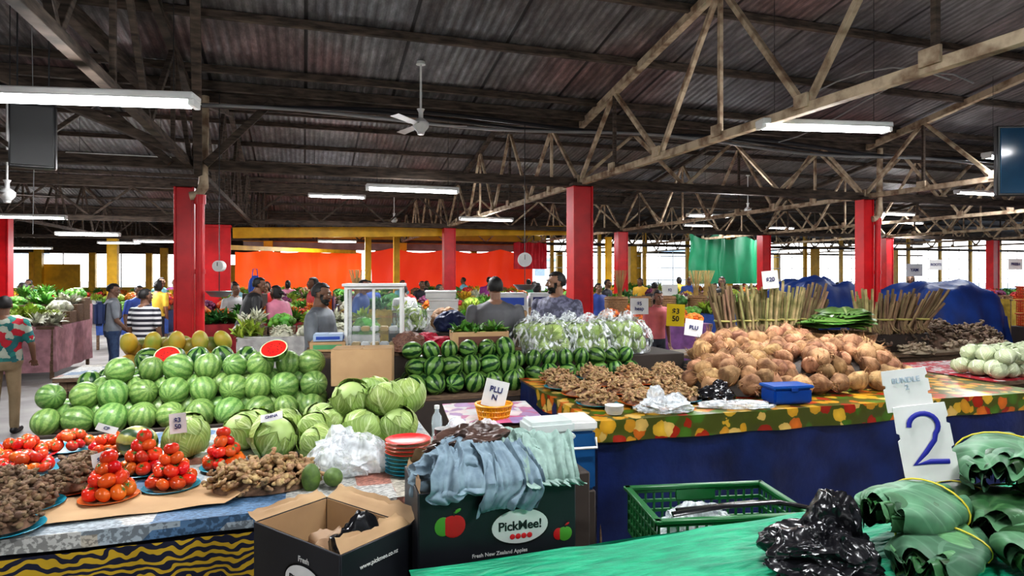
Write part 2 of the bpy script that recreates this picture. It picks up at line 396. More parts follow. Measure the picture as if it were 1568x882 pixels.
for i in range(12): beam(mb,(-33.9,2+3.4*i,1),(-33.9,2+3.4*i,3.2),.25,.25,2)
mb.build('wall_left',[M_wall,M_wood,M_yel],rotz=TH)
mb=MB()
for i,(a,w_,h_) in enumerate([(-30,9,4),(22,14,3.6),(54,14,5)]):
    mb.add(bx(w_,6,h_,.02),0,loc=(a,75,0));mb.add(bx(w_+.6,6.6,.3,.02),1,loc=(a,75,h_))
    for j in range(int(w_/2.2)): mb.add(bx(1.2,.1,1.2,.02),2,loc=(a-w_/2+1.4+2.1*j,71.97,1.8))
mb.build('street_building',[P('pale_render',(.85,.85,.82),.8),P('roof_blue',(.4,.55,.7),.6),P('dark_glass',(.3,.36,.4),.2)],rotz=TH)
def backlit_glow(name,c1,c2,em):  # emission stands in for daylight coming through the tarpaulin
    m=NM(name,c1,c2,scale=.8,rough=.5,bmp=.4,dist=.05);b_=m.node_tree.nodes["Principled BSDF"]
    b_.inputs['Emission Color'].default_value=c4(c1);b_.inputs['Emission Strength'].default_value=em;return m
M_orange=backlit_glow('orange_tarpaulin',(.95,.11,.005),(.82,.06,.005),.55)
def tarp(name,a0,a1,b,z0,z1,mat,sag=.25,seed=0,amp=1):
    def f(u,v):
        a=a0+(a1-a0)*u
        zt=z1-sag*abs(math.sin(u*math.pi*3+seed))*(.6);z=z0+(zt-z0)*v
        d=amp*(.06*math.sin(u*30+2*noise.noise(Vector((u*5,v*1.5,seed))))+.06*noise.noise(Vector((u*9,v*2,seed+4))))
        return (a,b+d,z)
    tobj(grid(f,80,14),name,[mat],rotz=TH)
tarp('orange_tarpaulin',-2.6,2.3,27.5,1.0,2.95,M_orange,.15,1);tarp('orange_tarpaulin',2.7,9.9,27.5,1.0,3.1,backlit_glow('red_orange_tarpaulin',(.85,.05,.006),(.65,.02,.005),.4),.3,2)
M_gt=backlit_glow('green_shade_tarpaulin',(.01,.20,.09),(.006,.11,.05),.2)
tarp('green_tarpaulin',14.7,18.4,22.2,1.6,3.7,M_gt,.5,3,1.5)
tarp('red_sheet',8.0,9.4,24.4,2.2,3.3,NM('crimson_sheet',(.5,.006,.02)),.1,5)
mb=MB();mb.add(bx(1.15,.12,3.25,.01),0);mb.add(bx(1.2,.16,.08,.01),0,loc=(0,0,3.2));x,y=B(-2.4,18.2);mb.build('red_partition_panel',[M_red],loc=(x,y,0),rotz=TH)
mb=MB();beam(mb,(-1.9,19.5,3.15),(9,19.5,3.45),.12,.3,0);beam(mb,(-2.3,19.5,2.75),(2,27,2.9),.1,.14,0)
for a in (2.05,3.0): beam(mb,(a,22,0),(a,22,3.3),.2,.2,0)
beam(mb,(11.0,22,0),(11.0,22,3.4),.2,.2,0)
mb.build('trim_yellow_beams',[M_yel],rotz=TH)
# ------------------------------------------------------------------ lights
LT=[(-2.75,4.2,3.13,1),(2.93,6,3.36,1),(-1.39,9,3.17,1),(3.84,11.3,3.43,1),(-4.1,15,3.8,0),(-.6,15,3.26,0),(5.36,17.5,3.57,0),(-9.8,13,3.14,1),(-9.8,14.8,2.9,0),(-13.5,22,3.05,0),(-10.5,19,2.95,0),
 (10.2,14,3.75,1),(10.8,18,3.67,0),(7,24,3.8,0),(14.9,24,3.9,0),(10.9,26,3.85,0),(-18,24,2.95,0),(-6.0,22,3.1,0),(1.0,22,3.4,0),(-15,17,3.2,0),(18,20,3.9,0),(-5.5,9.0,3.6,1),(7.5,9.5,3.7,1),
 (.6,2.6,3.85,1),(-3.0,-.6,3.4,1),(2.6,.3,3.4,1),(5.6,3.4,3.6,1),(-6.5,4.0,3.5,1)]  # this row: unseen fixtures added out of view to light the foreground
for (x,y,z,L) in LT:
    mb=MB()
    mb.add(bx(1.3,.16,.05,.01),0,loc=(0,0,.02));mb.add(grid(lambda u,v:(-.65+1.3*u,(-.08 if v<.5 else .08) if v in(0,1) else (v-.5)*.1,.02 if v in (0,1) else .05),1,3),0)
    for s in(-.035,.035): mb.add(tube([(-.6,s,0),(.6,s,0)],.018,8),1)
    for s in(-.63,.63): mb.add(bx(.04,.13,.05,.005),0,loc=(s,0,-.02))
    a_,b_=x*CT+y*ST,-x*ST+y*CT
    for s in(-.5,.5): mb.add(tube([(s,0,.06),(s,0,roofz(b_)-z)],.003,5),2)
    mb.build('fluorescent_light',[M_whitep,M_tube,M_blk],loc=(x,y,z),rotz=TH*(.4 if L and y<7 else 1))
    l=bpy.data.lights.new('tube_light','AREA');l.shape='RECTANGLE';l.size=1.2;l.size_y=.12;l.energy=75 if L else 105;l.color=(.97,.98,1)
    o=bpy.data.objects.new('tube_light',l);o.location=(x,y,z-.04);o.rotation_euler=(0,0,TH);bpy.context.collection.objects.link(o)
    l=bpy.data.lights.new('tube_glow','POINT');l.shadow_soft_size=.15;l.energy=45 if L else 80;l.color=(.97,.98,1)
    o=bpy.data.objects.new('tube_glow',l);o.location=(x,y,z-.20);bpy.context.collection.objects.link(o)
def fan(x,y,z,span,ang):
    a_,b_=x*CT+y*ST,-x*ST+y*CT;top=roofz(b_)-z
    mb=MB();mb.add(tube([(0,0,0),(0,0,top)],.014,8),0)
    mb.add(lathe([(0,-.09),(.05,-.085),(.08,-.05),(.1,-.02),(.1,.03),(.07,.06),(.03,.09),(.03,.16),(.05,.2),(0,.21)],20),0)
    mb.add(lathe([(0,-.13),(.04,-.12),(.05,-.09),(0,-.08)],16),0)
    for k in range(3):
        t=grid(lambda u,v:(.1+(span/2-.1)*u,(v-.5)*(.09+.03*u),.02*(v-.5)),6,2);mb.add(t,1,rot=(0,0,ang+k*2.094))
    mb.add(lathe([(0,top-.04),(.06,top-.04),(.05,top),(0,top)],12),0)
    mb.build('ceiling_fan',[M_whitep,P('fan_blade',(.28,.24,.22),.5)],loc=(x,y,z))
fan(-1.14,8,3.86,1.15,.1);fan(-7.1,9,3.12,1.1,.6);fan(7.0,19,3.9,1.2,.3);fan(-3.5,19,3.6,1.2,.9)
mb=MB();mb.add(bx(.30,.10,.5,.012),0);mb.add(bx(.27,.02,.46,.004),1,loc=(0,-.055,.02))
for s in(-.1,.1): mb.add(tube([(s,0,.5),(s,0,1.4)],.006,6),2)
mb.build('hanging_speaker',[M_blk,P('speaker_grille',(.03,.03,.03),.9),M_blk],loc=(-3.74,5.0,2.82),rotz=.5)
mb=MB();mb.add(bx(1.1,.06,.66,.01),0);mb.add(bx(1.05,.01,.61,.002),1,loc=(0,-.035,.025));mb.add(tube([(0,0,.6),(0,0,1.6)],.02,8),2)
mb.build('television_screen',[M_blk,P('screen_glass',(.02,.07,.13),.1),M_blk],loc=(5.1,6.0,2.73),rotz=-.05)
# ------------------------------------------------------------------ people
def remesh(t,vox,smooth=2):
    o=tobj(t,'tmp',[M_blk]);md=o.modifiers.new('r','REMESH');md.mode='VOXEL';md.voxel_size=vox
    if smooth: s=o.modifiers.new('s','SMOOTH');s.iterations=smooth;s.factor=.5
    bpy.context.view_layer.update();me=bpy.data.meshes.new_from_object(o.evaluated_get(bpy.context.evaluated_depsgraph_get()))
    t=from_mesh(me);bpy.data.objects.remove(o);bpy.data.meshes.remove(me);return t
def centers(t):
    st=np.concatenate([[0],np.cumsum(t.C)[:-1]]);return np.add.reduceat(t.V[t.L],st,axis=0)/t.C[:,None]
def ell(c,r,n=3): return ico(n).x(XF(c,(0,0,0),r))
def make_head(vox):
    p=[ell((0,-.012,.025),(.074,.094,.09)),ell((0,.02,-.03),(.060,.070,.085)),ell((0,.062,-.098),(.026,.024,.022)),
       capsule((0,.088,.012),(0,.106,-.028),.008,.013),capsule((-.014,.094,-.03),(.014,.094,-.03),.009,.009),
       capsule((-.038,.074,.027),(.038,.074,.027),.013,.013),capsule((-.02,.083,-.062),(.02,.083,-.062),.010,.010),
       ell((-.040,.055,-.025),(.022,.026,.022)),ell((.040,.055,-.025),(.022,.026,.022)),
       ell((-.078,-.005,-.005),(.009,.020,.032)),ell((.078,-.005,-.005),(.009,.020,.032)),capsule((0,-.02,-.06),(0,-.03,-.19),.054,.056)]
    return remesh(join(p),vox,2)
HEADS={}
def head_tm(hi,beard,long_):
    k=(hi,beard,long_)
    if k in HEADS: return HEADS[k]
    if ('b',hi) not in HEADS: HEADS[('b',hi)]=make_head(.006 if hi else .012)
    t=HEADS[('b',hi)];c=centers(t);M=np.full(len(t.C),1)
    if beard: M[(c[:,2]<-.048)&(c[:,1]>.015)&(c[:,2]>-.125)&~((np.abs(c[:,0])<.02)&(c[:,2]>-.073)&(c[:,2]<-.055))]=4; M[(c[:,2]<-.035)&(c[:,2]>-.056)&(c[:,1]>.085)&(np.abs(c[:,0])<.03)]=4; M[(c[:,2]<0.0)&(c[:,2]>-.06)&(np.abs(c[:,0])>.055)&(c[:,1]>.005)&(c[:,1]<.035)]=4
    ts=[Tm(t.V,L=t.L,C=t.C,M=M)];ms=[0]
    for s in(-1,1):
        ts.append(ell((s*.030,.080,.006),(.014,.010,.008),2));ms.append(5)
        ts.append(ell((s*.030,.088,.006),(.006,.004,.006),2));ms.append(6)
        ts.append(tube([(s*.014,.093,.022),(s*.032,.092,.028),(s*.048,.080,.023)],[.003,.004,.002],6));ms.append(4)
        ts.append(tube([(s*.016,.090,.013),(s*.031,.093,.016),(s*.045,.082,.010)],[.002,.003,.002],6));ms.append(1)
    ts.append(tube([(-.024,.088,-.060),(0,.096,-.058),(.024,.088,-.060)],[.002,.004,.002],6));ms.append(7)
    ts.append(tube([(-.02,.088,-.067),(0,.094,-.068),(.02,.088,-.067)],[.002,.005,.002],6));ms.append(7)
    def hr(v):
        d=v.normalized()
        face=(d.y>.15 and d.z<.50+.1*abs(d.x)) or (d.z<-.1 and d.y>-.25)
        if d.z<-.55: face=True
        k=.80 if face else 1.10+.035*noise.noise(d*7)+.02*noise.noise(d*17)+(.05 if d.z>.3 and d.y>.1 else 0)
        if long_ and d.y<-.1: k=1.2
        return Vector((d.x*.074*k,-.012+d.y*.094*k,.02+d.z*.092*k-(.07 if (long_ and d.y<0 and d.z<.2) else 0)))
    ts.append(disp(ico(4 if hi else 3),hr));ms.append(4)
    if long_: ts.append(ell((0,-.12,-.01),(.045,.04,.045)));ms.append(4)
    HEADS[k]=join(ts,ms);return HEADS[k]
HAND=None
def make_hand():
    p=[]
    palm=disp(ico(3),lambda v:Vector((v.x*.040,v.y*.014,-.048+v.z*.048)));p.append(palm)
    for i,(x,l) in enumerate([(-.030,.062),(-.011,.076),(.010,.080),(.030,.070)]):
        a=Vector((x,0,-.080));b=a+Vector((x*.10,.008,-l*.45));c=b+Vector((0,.020,-l*.32));d=c+Vector((0,.020,-l*.15))
        p+=[capsule(a,b,.0095,.009,8),capsule(b,c,.009,.008,8),capsule(c,d,.008,.007,8)]
    p+=[capsule((.030,.004,-.030),(.052,.014,-.062),.012,.010,8),capsule((.052,.014,-.062),(.056,.024,-.088),.010,.008,8),capsule((0,0,.02),(0,0,-.02),.024,.024)]
    return remesh(join(p),.0045,1)
def person(name,loc,heading,h=1.7,shirt=None,pants=None,skin=(.20,.10,.06),beard=False,long_=False,turn=0,nod=0,lean=0,arms=None,hi=True,hair=(.012,.010,.009),extra=None,build=1.0):
    global HAND
    s=h/1.70
    PV=Vector((0,0,.93))
    rl=Matrix.Rotation(-lean,4,'X')
    up=lambda p:PV+(rl@(Vector(p)-PV))
    parts=[];lab=[]
    def cap(p,q,r1,r2,l):
        parts.append(capsule(p,q,r1,r2));lab.append((Vector(p),Vector(q),r1,r2,l))
    rings=[(.80,.15,.105),(.90,.178,.125),(.99,.172,.122),(1.08,.162,.115),(1.20,.172,.122),(1.30,.185,.122),(1.38,.180,.108),(1.43,.125,.085),(1.475,.062,.062)]
    V=[];F=[];n=20
    for (z,rx,ry) in rings:
        for j in range(n):
            a=j/n*2*math.pi;V.append(up((rx*build*math.cos(a),ry*build*math.sin(a)-.005,z))[:])
    for i in range(len(rings)-1):
        for j in range(n): a=i*n+j;b=i*n+(j+1)%n;F.append((a,b,b+n,a+n))
    F.append(tuple(range(n))[::-1]);F.append(tuple((len(rings)-1)*n+j for j in range(n)))
    parts.append(Tm(V,F))
    for z in (.97,1.08,1.2,1.32): lab.append((up((-.07,0,z)),up((.07,0,z)),.115,.115,0))
    lab.append((up((-.05,0,.86)),up((.05,0,.86)),.12,.12,2))
    cap(up((-.15,-.005,1.385)),up((.15,-.005,1.385)),.062,.062,0)
    cap(up((0,-.01,1.42)),up((0,0,1.53)),.06,.053,1)
    arms=arms or [((-.05,-.01,-.28),(-.01,.06,-.25)),((.05,-.01,-.28),(.01,.06,-.25))]
    hands=[]
    for sd,(eo,wo) in zip((-1,1),arms):
        S=up((sd*.185*build,-.005,1.375));E=S+rl@Vector(eo);W_=E+rl@Vector(wo)
        cap(S,E,.050,.041,1);mid=S.lerp(E,.72);cap(S,mid,.064,.058,0);cap(E,W_,.040,.027,1);hands.append((W_,(W_-E).normalized(),sd))
    for sd in(-1,1):
        H_=(sd*.09,0,.88);K=(sd*.105,.02,.49);A=(sd*.11,-.01,.10)
        cap(H_,K,.092,.066,2);cap(K,A,.064,.052,2);cap((sd*.11,-.03,.045),(sd*.125,.14,.035),.045,.038,3)
    t=remesh(join(parts),.014 if hi else .028,2 if hi else 1)
    c=centers(t);best=np.full(len(c),1e9);M=np.zeros(len(c),dtype=np.int64)
    for (p,q,r1,r2,l) in lab:
        p=np.array(p);q=np.array(q);d=q-p;tt=np.clip(((c-p)@d)/(d@d+1e-9),0,1);dist=np.linalg.norm(c-(p+tt[:,None]*d),axis=1)-(r1+(r2-r1)*tt)
        if l==1: dist+=.004
        k=dist<best;best[k]=dist[k];M[k]=l
    t.M=M
    mb=MB();mb.add(t,0)
    hp=up((0,.015,1.605));hm=Matrix.Translation(hp)@Matrix.Rotation(turn,4,'Z')@Matrix.Rotation(-nod,4,'X')
    mb.add(head_tm(hi,beard,long_),0,mat=hm)
    if hi:
        if HAND is None: HAND=make_hand()
        for (W_,d,sd) in hands:
            q=(-d).to_track_quat('Z','Y');mb.add(HAND,1,mat=Matrix.LocRotScale(W_,q,Vector((sd*-1,1,1))))
        mb.add(tube([up((.066*math.cos(a),.06*math.sin(a)-.004,1.468+.0*math.sin(a)))[:] for a in np.linspace(0,6.283,17)],.011,6,closed=False),0)
    if extra: extra(mb,up)
    mats=[shirt,NM('skin_%.2f'%skin[0],skin,tuple(x*.8 for x in skin),scale=9,rough=.5,bmp=.05),pants or NM('dark_trousers',(.03,.035,.05)),M_blk,P('hair_%.3f'%hair[0],hair,.6),P('eye_white',(.75,.73,.7),.3),P('iris',(.02,.012,.01),.2),P('lips',(.22,.07,.06),.5),P('bag_strap',(.02,.02,.025),.6),P('backpack_blue',(.03,.05,.14),.7)]
    o=mb.build(name,mats,loc=loc,rotz=heading);o.scale=(s,s,s);return o
def stripes(name,c1,c2,f,axis=2):
    m,nt,bs=newmat(name,.8);tc=nd(nt,'ShaderNodeTexCoord');sp=nd(nt,'ShaderNodeSeparateXYZ');nt.links.new(tc.outputs['Object'],sp.inputs[0])
    g=mth(nt,'GREATER_THAN',mth(nt,'SINE',mth(nt,'MULTIPLY',sp.outputs[axis],f)),.1);nt.links.new(mix(nt,g,c1,c2),bs.inputs['Base Color']);return m
jeans=NM('denim',(.05,.09,.18),(.03,.055,.12),scale=20);khaki=NM('khaki_cloth',(.30,.22,.13),(.22,.16,.09))
D=math.radians
trop=voro('tropical_print',[(.02,.18,.17),(.5,.02,.04),(.03,.25,.22),(.45,.5,.42),(.02,.15,.16)],12,.8)
person('man_in_tropical_shirt',(-6.35,8.0,0),D(20),1.70,trop,khaki,turn=.2,arms=[((-.06,.02,-.27),(-.01,.12,-.22)),((.07,.03,-.27),(-.02,.14,-.2))],build=1.15)
def pack(mb,up):
    mb.add(bx(.30,.16,.42,.05,3),9,mat=Matrix.Translation(up((0,-.20,1.0))))
    for s in(-1,1): mb.add(tube([up((s*.1,-.13,1.1)),up((s*.11,-.11,1.38)),up((s*.10,.0,1.445)),up((s*.11,.11,1.36)),up((s*.12,.12,1.15)),up((s*.15,0,1.02))],.017,6,flat=.5),8)
person('man_with_backpack',(-7.3,11.7,0),D(-50),1.80,NM('grey_stripe_polo',(.26,.28,.31),(.18,.20,.22)),jeans,turn=-.3,nod=.2,extra=pack,skin=(.22,.12,.08),arms=[((-.04,.02,-.28),(.02,.18,-.18)),((.04,.03,-.28),(-.03,.17,-.18))],build=1.1)
person('man_in_striped_shirt',(-5.85,10.2,0),D(-15),1.74,stripes('striped_jersey',(.02,.02,.03),(.6,.6,.6),80),jeans,turn=-.2,build=1.2)
person('man_in_black_shirt',(-4.75,11.4,0),D(-60),1.95,NM('black_tshirt',(.02,.02,.022)),jeans,lean=.3,turn=-.1,arms=[((-.03,.12,-.25),(.02,.2,-.15)),((.10,.06,-.26),(.03,.16,-.18))],build=1.2)
person('stallholder_in_grey_shirt',(-2.22,7.42,0),D(-95),1.87,NM('grey_blue_shirt',(.20,.22,.24),(.12,.13,.15)),beard=True,turn=.1,nod=.1,arms=[((-.04,.05,-.27),(.03,.22,-.1)),((.05,.03,-.27),(-.04,.2,-.15))],skin=(.20,.10,.06),hair=(.03,.03,.03),build=1.25)
person('stallholder_in_grey_tshirt',(-.20,7.62,0),D(8),1.94,NM('charcoal_tshirt',(.12,.12,.13),(.08,.08,.085)),turn=.1,skin=(.26,.14,.09),build=1.3)
person('bearded_stallholder',(.56,8.05,0),D(150),2.0,NM('plaid_purple_shirt',(.17,.17,.25),(.07,.07,.11),scale=25,lo=.45,hi=.55),beard=True,turn=-.9,skin=(.30,.16,.10),build=1.25)
person('woman_in_pink_top',(2.45,10.9,0),D(200),1.70,NM('pink_top',(.6,.16,.18)),long_=True,turn=-.2,lean=.1,skin=(.28,.15,.1))
x,y=B(10.6,14.5);person('woman_in_black_top',(x,y,0),D(170),1.9,NM('black_top',(.02,.02,.02)),long_=True,skin=(.28,.16,.1),hi=False)
x,y=B(17.0,14.3);person('woman_in_red_top',(x,y,0),D(140),1.95,NM('red_top',(.6,.03,.03)),long_=True,skin=(.17,.09,.05),hi=False)
shirts=[(.6,.04,.04),(.05,.1,.4),(.6,.6,.6),(.7,.25,.35),(.02,.02,.03),(.1,.4,.2),(.8,.5,.05),(.2,.5,.6),(.35,.05,.3)]
fp=[(-.8,16.8),(1.6,16.8),(3.4,16.9),(6.6,16.8),(8.4,16.9),(12.0,16.8),(.4,19.6),(2.8,19.5),(5.6,19.6),(8.9,19.6),(13,19.6),(17,19.6),(-.5,22.1),(4.0,22.1),(8,22.1),(14.2,22.1),(6,24.6),(-8.4,12.6),(-11.5,13),(-8.6,16.3),(-13,16.4),(-10.2,19.9),(-15.5,20),(-8.2,23.8),(-12.5,23.8),(-4.2,21.5),(-4.5,26),(-18,16),(7.0,14.6),(2.2,14.65),
 (-7.6,15.6),(-6.1,17.4),(-7.2,21.0),(-3.4,17.4),(-10.2,16.4),(-6.9,13.4),(.2,14.6),(1.0,12.7),(4.6,12.6),(5.3,14.6),(3.4,19.6),(7.0,19.6),(11,19.5),(14.3,19.6),(-6.8,12.2),(-8.9,13.1),(-3.4,15.6),(-1.4,14.6),(-.4,12.45),(8.6,14.6),(12.6,14.2),(14.4,14.4),(-1.8,19.6),(1.6,19.7)]
for i,(a,b) in enumerate(fp):
    x,y=B(a,b)
    c=shirts[i%len(shirts)];person('woman' if i%3==0 else 'man',(x,y,0),RU(0,6.28),RU(1.68,1.9),NM('shirt_%d'%(i%len(shirts)),c),long_=(i%3==0),hi=False,skin=(RU(.14,.28),.10,.06) if i%2 else (.18,.095,.055),lean=RU(0,.2),build=RU(1.0,1.25))
# ------------------------------------------------------------------ produce templates
def cabbage_tm(seed,n=9):
    rr=random.Random(seed);ts=[sph(20,12).x(XF(sc=(.93,.93,.88)))]
    ms=[1]
    for i in range(n):
        ph=i*2.4+rr.uniform(-.2,.2);W_=rr.uniform(1.0,1.25);Lm=rr.uniform(2.1,2.7);k=1+.012*i;cu=rr.uniform(.03,.14) if i>n-5 else rr.uniform(.0,.03);so=rr.uniform(0,99)
        def f(u,v):
            th=.15+Lm*v;s=(u-.5)*2;w=W_*math.sin(math.pi*min(1,(v*.92+.08))**.75)
            d0=Vector((math.sin(th)*math.cos(ph),math.sin(th)*math.sin(ph),-math.cos(th)))
            sd=Vector((-math.sin(ph),math.cos(ph),0));d=(d0*math.cos(s*w)+sd*math.sin(s*w)).normalized()
            e=max(abs(s)**3,v**5);r=k+cu*e+.03*noise.noise(d*4+Vector((so,0,0)))+.02*e*math.sin(u*25+v*18+so)
            return (d.x*r,d.y*r,d.z*r*.9)
        ts.append(grid(f,12,12));ms.append(0)
    return join(ts,ms)
CAB=[cabbage_tm(i) for i in range(4)]
M_cab=leafmat('cabbage_leaf',(.34,.48,.13),(.60,.70,.36),.45,.16,9,.03,.5);M_cabc=P('cabbage_core',(.42,.56,.20),.5)
M_cabp=leafmat('pale_cabbage_leaf',(.60,.68,.42),(.8,.85,.65),.45,.1)
MEL=sph(26,16)
M_mel=striped('pale_watermelon_rind',(.23,.36,.11),(.12,.24,.06),11,.0,5.0,.2,.5)
M_dmel=striped('striped_watermelon_rind',(.14,.27,.06),(.008,.05,.012),7,0,3.0)
def orient(): return (RU(-.5,.5)+math.pi/2*R.choice([0,1]),RU(-.5,.5),RU(0,6.28))
def pile_rows(mb,x0,y0,z0,nx,rows,r,tm,m,th=TH,jit=.08,hmax=99,sc=(1,1,1.08),spd=1.93,steep=1,skip=None):
    """terraced heap: row j gets min(j+1,hmax) layers"""
    for j in range(rows):
        for k in range(min(int(j*steep)+1,hmax)):
            if k<min(int(j*steep)+1,hmax)-2 and j<rows-1: continue
            off=(.5 if (j+k)%2 else 0)
            for i in range(nx-(1 if off else 0)):
                if skip and skip(i,j,k): continue
                a=(i+.5+off)*r*spd;b=(j+.5-.25*k)*r*1.75;z=z0+r*.95+k*r*1.5
                x=x0+a*math.cos(th)-b*math.sin(th)+RU(-jit,jit)*r;y=y0+a*math.sin(th)+b*math.cos(th)+RU(-jit,jit)*r
                s=r*RU(.88,1.08);mb.add(tm if not isinstance(tm,list) else R.choice(tm),m,loc=(x,y,z),rot=orient(),sc=(s*sc[0],s*sc[1],s*sc[2]))
def ginger_tm(seed):
    rr=random.Random(seed);ts=[];p=Vector((0,0,0));d=Vector((1,0,0))
    for i in range(rr.randint(4,6)):
        r=rr.uniform(.25,.42);q=p+d*rr.uniform(.35,.55);ts.append(ico(2).x(Matrix.LocRotScale((p+q)/2,d.to_track_quat('X','Z'),Vector((rr.uniform(.38,.55),r,r*.85)))))
        if rr.random()<.8:
            dd=Vector((rr.uniform(-.4,.4),rr.choice([-1,1]),rr.uniform(-.2,.6))).normalized();ts.append(ico(2).x(Matrix.LocRotScale(q+dd*.35,dd.to_track_quat('X','Z'),Vector((.4,.22,.2)))))
        p=q;d=(d+Vector((rr.uniform(-.3,.3),rr.uniform(-.8,.8),rr.uniform(-.3,.3)))).normalized()
    return join(ts).x(Matrix.Translation((-.8,0,0)))
GIN=[ginger_tm(i) for i in range(6)]
M_gin=NM('ginger_skin',(.46,.31,.155),(.26,.16,.08),scale=25,rough=.8,bmp=.5,isl=.3)
M_gind=NM('muddy_root_skin',(.24,.155,.09),(.10,.062,.037),scale=25,rough=.9,bmp=.5,isl=.3)
def mound(mb,x,y,z,Rx,H,tm,m,n,s,base=None,th=0,Ry=None,rotr=1.0):
    Ry=Ry or Rx
    if base is not None:
        mb.add(disp(ico(3),lambda v:Vector((v.x*Rx*.88,v.y*Ry*.88,max(v.z,0)*H*.85))),base,loc=(x,y,z),rot=(0,0,th))
    for i in range(n):
        q=math.sqrt((i+.5)/n);a=i*2.39996+RU(-.2,.2);px,py=Rx*q*math.cos(a)*.95,Ry*q*math.sin(a)*.95
        pz=z+H*math.sqrt(max(0,1-q*q))*RU(.86,1.05)+s*.25
        ss=s*RU(.8,1.15);mb.add(R.choice(tm) if isinstance(tm,list) else tm,m,loc=(x+px*math.cos(th)-py*math.sin(th),y+px*math.sin(th)+py*math.cos(th),pz),rot=(RU(-.6,.6)*rotr,RU(-.6,.6)*rotr,RU(0,6.28)),sc=ss)
def tomato_tm():
    b=sph(16,10,lambda d:1-.18*max(0,d[2])**8-.1*max(0,-d[2])**8).x(XF(sc=(1,1,.85)))
    ts=[b];ms=[0]
    for k in range(5):
        a=k*1.257;ts.append(grid(lambda u,v:((.05+.45*v)*math.cos(a)-(u-.5)*.2*(1-v)*math.sin(a),(.05+.45*v)*math.sin(a)+(u-.5)*.2*(1-v)*math.cos(a),.72+.06*math.sin(v*3)),1,3));ms.append(1)
    ts.append(tube([(0,0,.68),(.02,0,.85)],.04,5));ms.append(1)
    return join(ts,ms)
TOM=tomato_tm()
M_tom=NM('tomato_skin',(.62,.03,.010),(.60,.12,.02),scale=6,rough=.22,bmp=0,isl=.22);M_cal=P('calyx',(.08,.22,.04),.6)
PLATE=lathe([(0,.004),(.55,.004),(.62,.0),(.66,.012),(.82,.075),(.97,.12),(1.0,.125),(.98,.135),(.82,.09),(.62,.028),(0,.022)],28)
M_pb=P('turquoise_plastic_plate',(.015,.30,.42),.3);M_po=P('orange_plastic_plate',(.80,.18,.03),.3);M_pr=P('red_plastic_plate',(.6,.02,.02),.3)
def coco_tm(seed):
    def f(v):
        d=v.normalized();r=1+.12*noise.noise(d*2.2+Vector((seed*3,0,0)))+.06*noise.noise(d*7)
        z=d.z*r*1.08
        if d.z>.75: z+=(d.z-.75)*1.2
        return Vector((d.x*r,d.y*r,z))
    ts=[disp(ico(3),f)]
    rr=random.Random(seed)
    for i in range(14):
        a=rr.uniform(0,6.28);t=rr.uniform(.05,.3);ts.append(tube([(math.cos(a)*t,math.sin(a)*t,1.05),(math.cos(a)*t*1.5,math.sin(a)*t*1.5,1.4),(math.cos(a)*t*2.4+.05,math.sin(a)*t*2.4,1.5+rr.uniform(0,.5))],[.05,.03,.006],4))
    for i in range(60):
        v=Vector((rr.gauss(0,1),rr.gauss(0,1),rr.gauss(0,1))).normalized();t=(v.cross(Vector((0,0,1))).cross(v)*-1+Vector((rr.gauss(0,.3),rr.gauss(0,.3),rr.gauss(0,.3)))).normalized()
        ts.append(tube([v*1.0-t*.2,v*1.05,v*1.06+t*.22,v*1.12+t*.44],[.018,.018,.013,.004],3))
    return join(ts)
COC=[coco_tm(i) for i in range(5)]
M_coc=NM('coconut_husk',(.50,.29,.15),(.20,.10,.05),scale=12,rough=.95,bmp=1.0,isl=.3,stretch=(1,1,.35),dist=.03,lo=.38,hi=.62)
def tuft_tm(seed,n=14,w=.16,L=1.0,spread=1.0):
    rr=random.Random(seed);ts=[]
    for i in range(n):
        a=rr.uniform(0,6.28);t=rr.uniform(.1,1.0)*spread;l=L*rr.uniform(.6,1.1);w_=w*rr.uniform(.7,1.3)
        def f(u,v):
            x=l*math.sin(t*v*1.2)*(v**.8);z=l*v*math.cos(t*v)
            s=(u-.5)*2*w_*math.sin(math.pi*(v*.9+.08))
            return (x*math.cos(a)-s*math.sin(a),x*math.sin(a)+s*math.cos(a),z+.06*abs(u-.5))
        ts.append(grid(f,2,5))
    return join(ts)
TUF=[tuft_tm(i) for i in range(4)];TUFN=[tuft_tm(i+9,22,.07,1.0,.9) for i in range(3)]
M_leaf=leafmat('fresh_greens',(.08,.26,.03),(.3,.45,.12),.5,.35)
BALL=ico(2)
# ------------------------------------------------------------------ LEFT FOREGROUND TABLE
def table(name,x,y,L,W_,z,th,top,thick=.04,boardm=M_plank):
    """x,y=front-left corner"""
    r=empty(name,(x,y,0),th)
    mb=MB();mb.add(bx(L,W_,thick,.006),0,loc=(L/2,W_/2,z-thick-.004))
    for (i,j) in((0.08,.08),(L-.08,.08),(.08,W_-.08),(L-.08,W_-.08)): mb.add(bx(.07,.07,z-thick,.005),0,loc=(i,j,0))
    beam(mb,(.08,W_-.08,.4),(L-.08,W_-.08,.4),.05,.07);beam(mb,(.08,.08,z-.1),(L-.08,.08,z-.1),.05,.09)
    mb.build('frame',[boardm],parent=r)
    if top:
        tobj(grid(lambda u,v:(u*(L+.02)-.01,v*W_,z+.004*noise.noise(Vector((u*9,v*7,x)))),int(L*10),int(W_*10)),'tabletop_cover',[top],parent=r)
    return r
m,nt,bs=newmat('newsprint_and_oilcloth',.6);M_news=m
co=coords(nt,(3,3,3));v1=nd(nt,'ShaderNodeTexVoronoi',distance='CHEBYCHEV');v1.inputs['Scale'].default_value=1.3;nt.links.new(co,v1.inputs['Vector'])
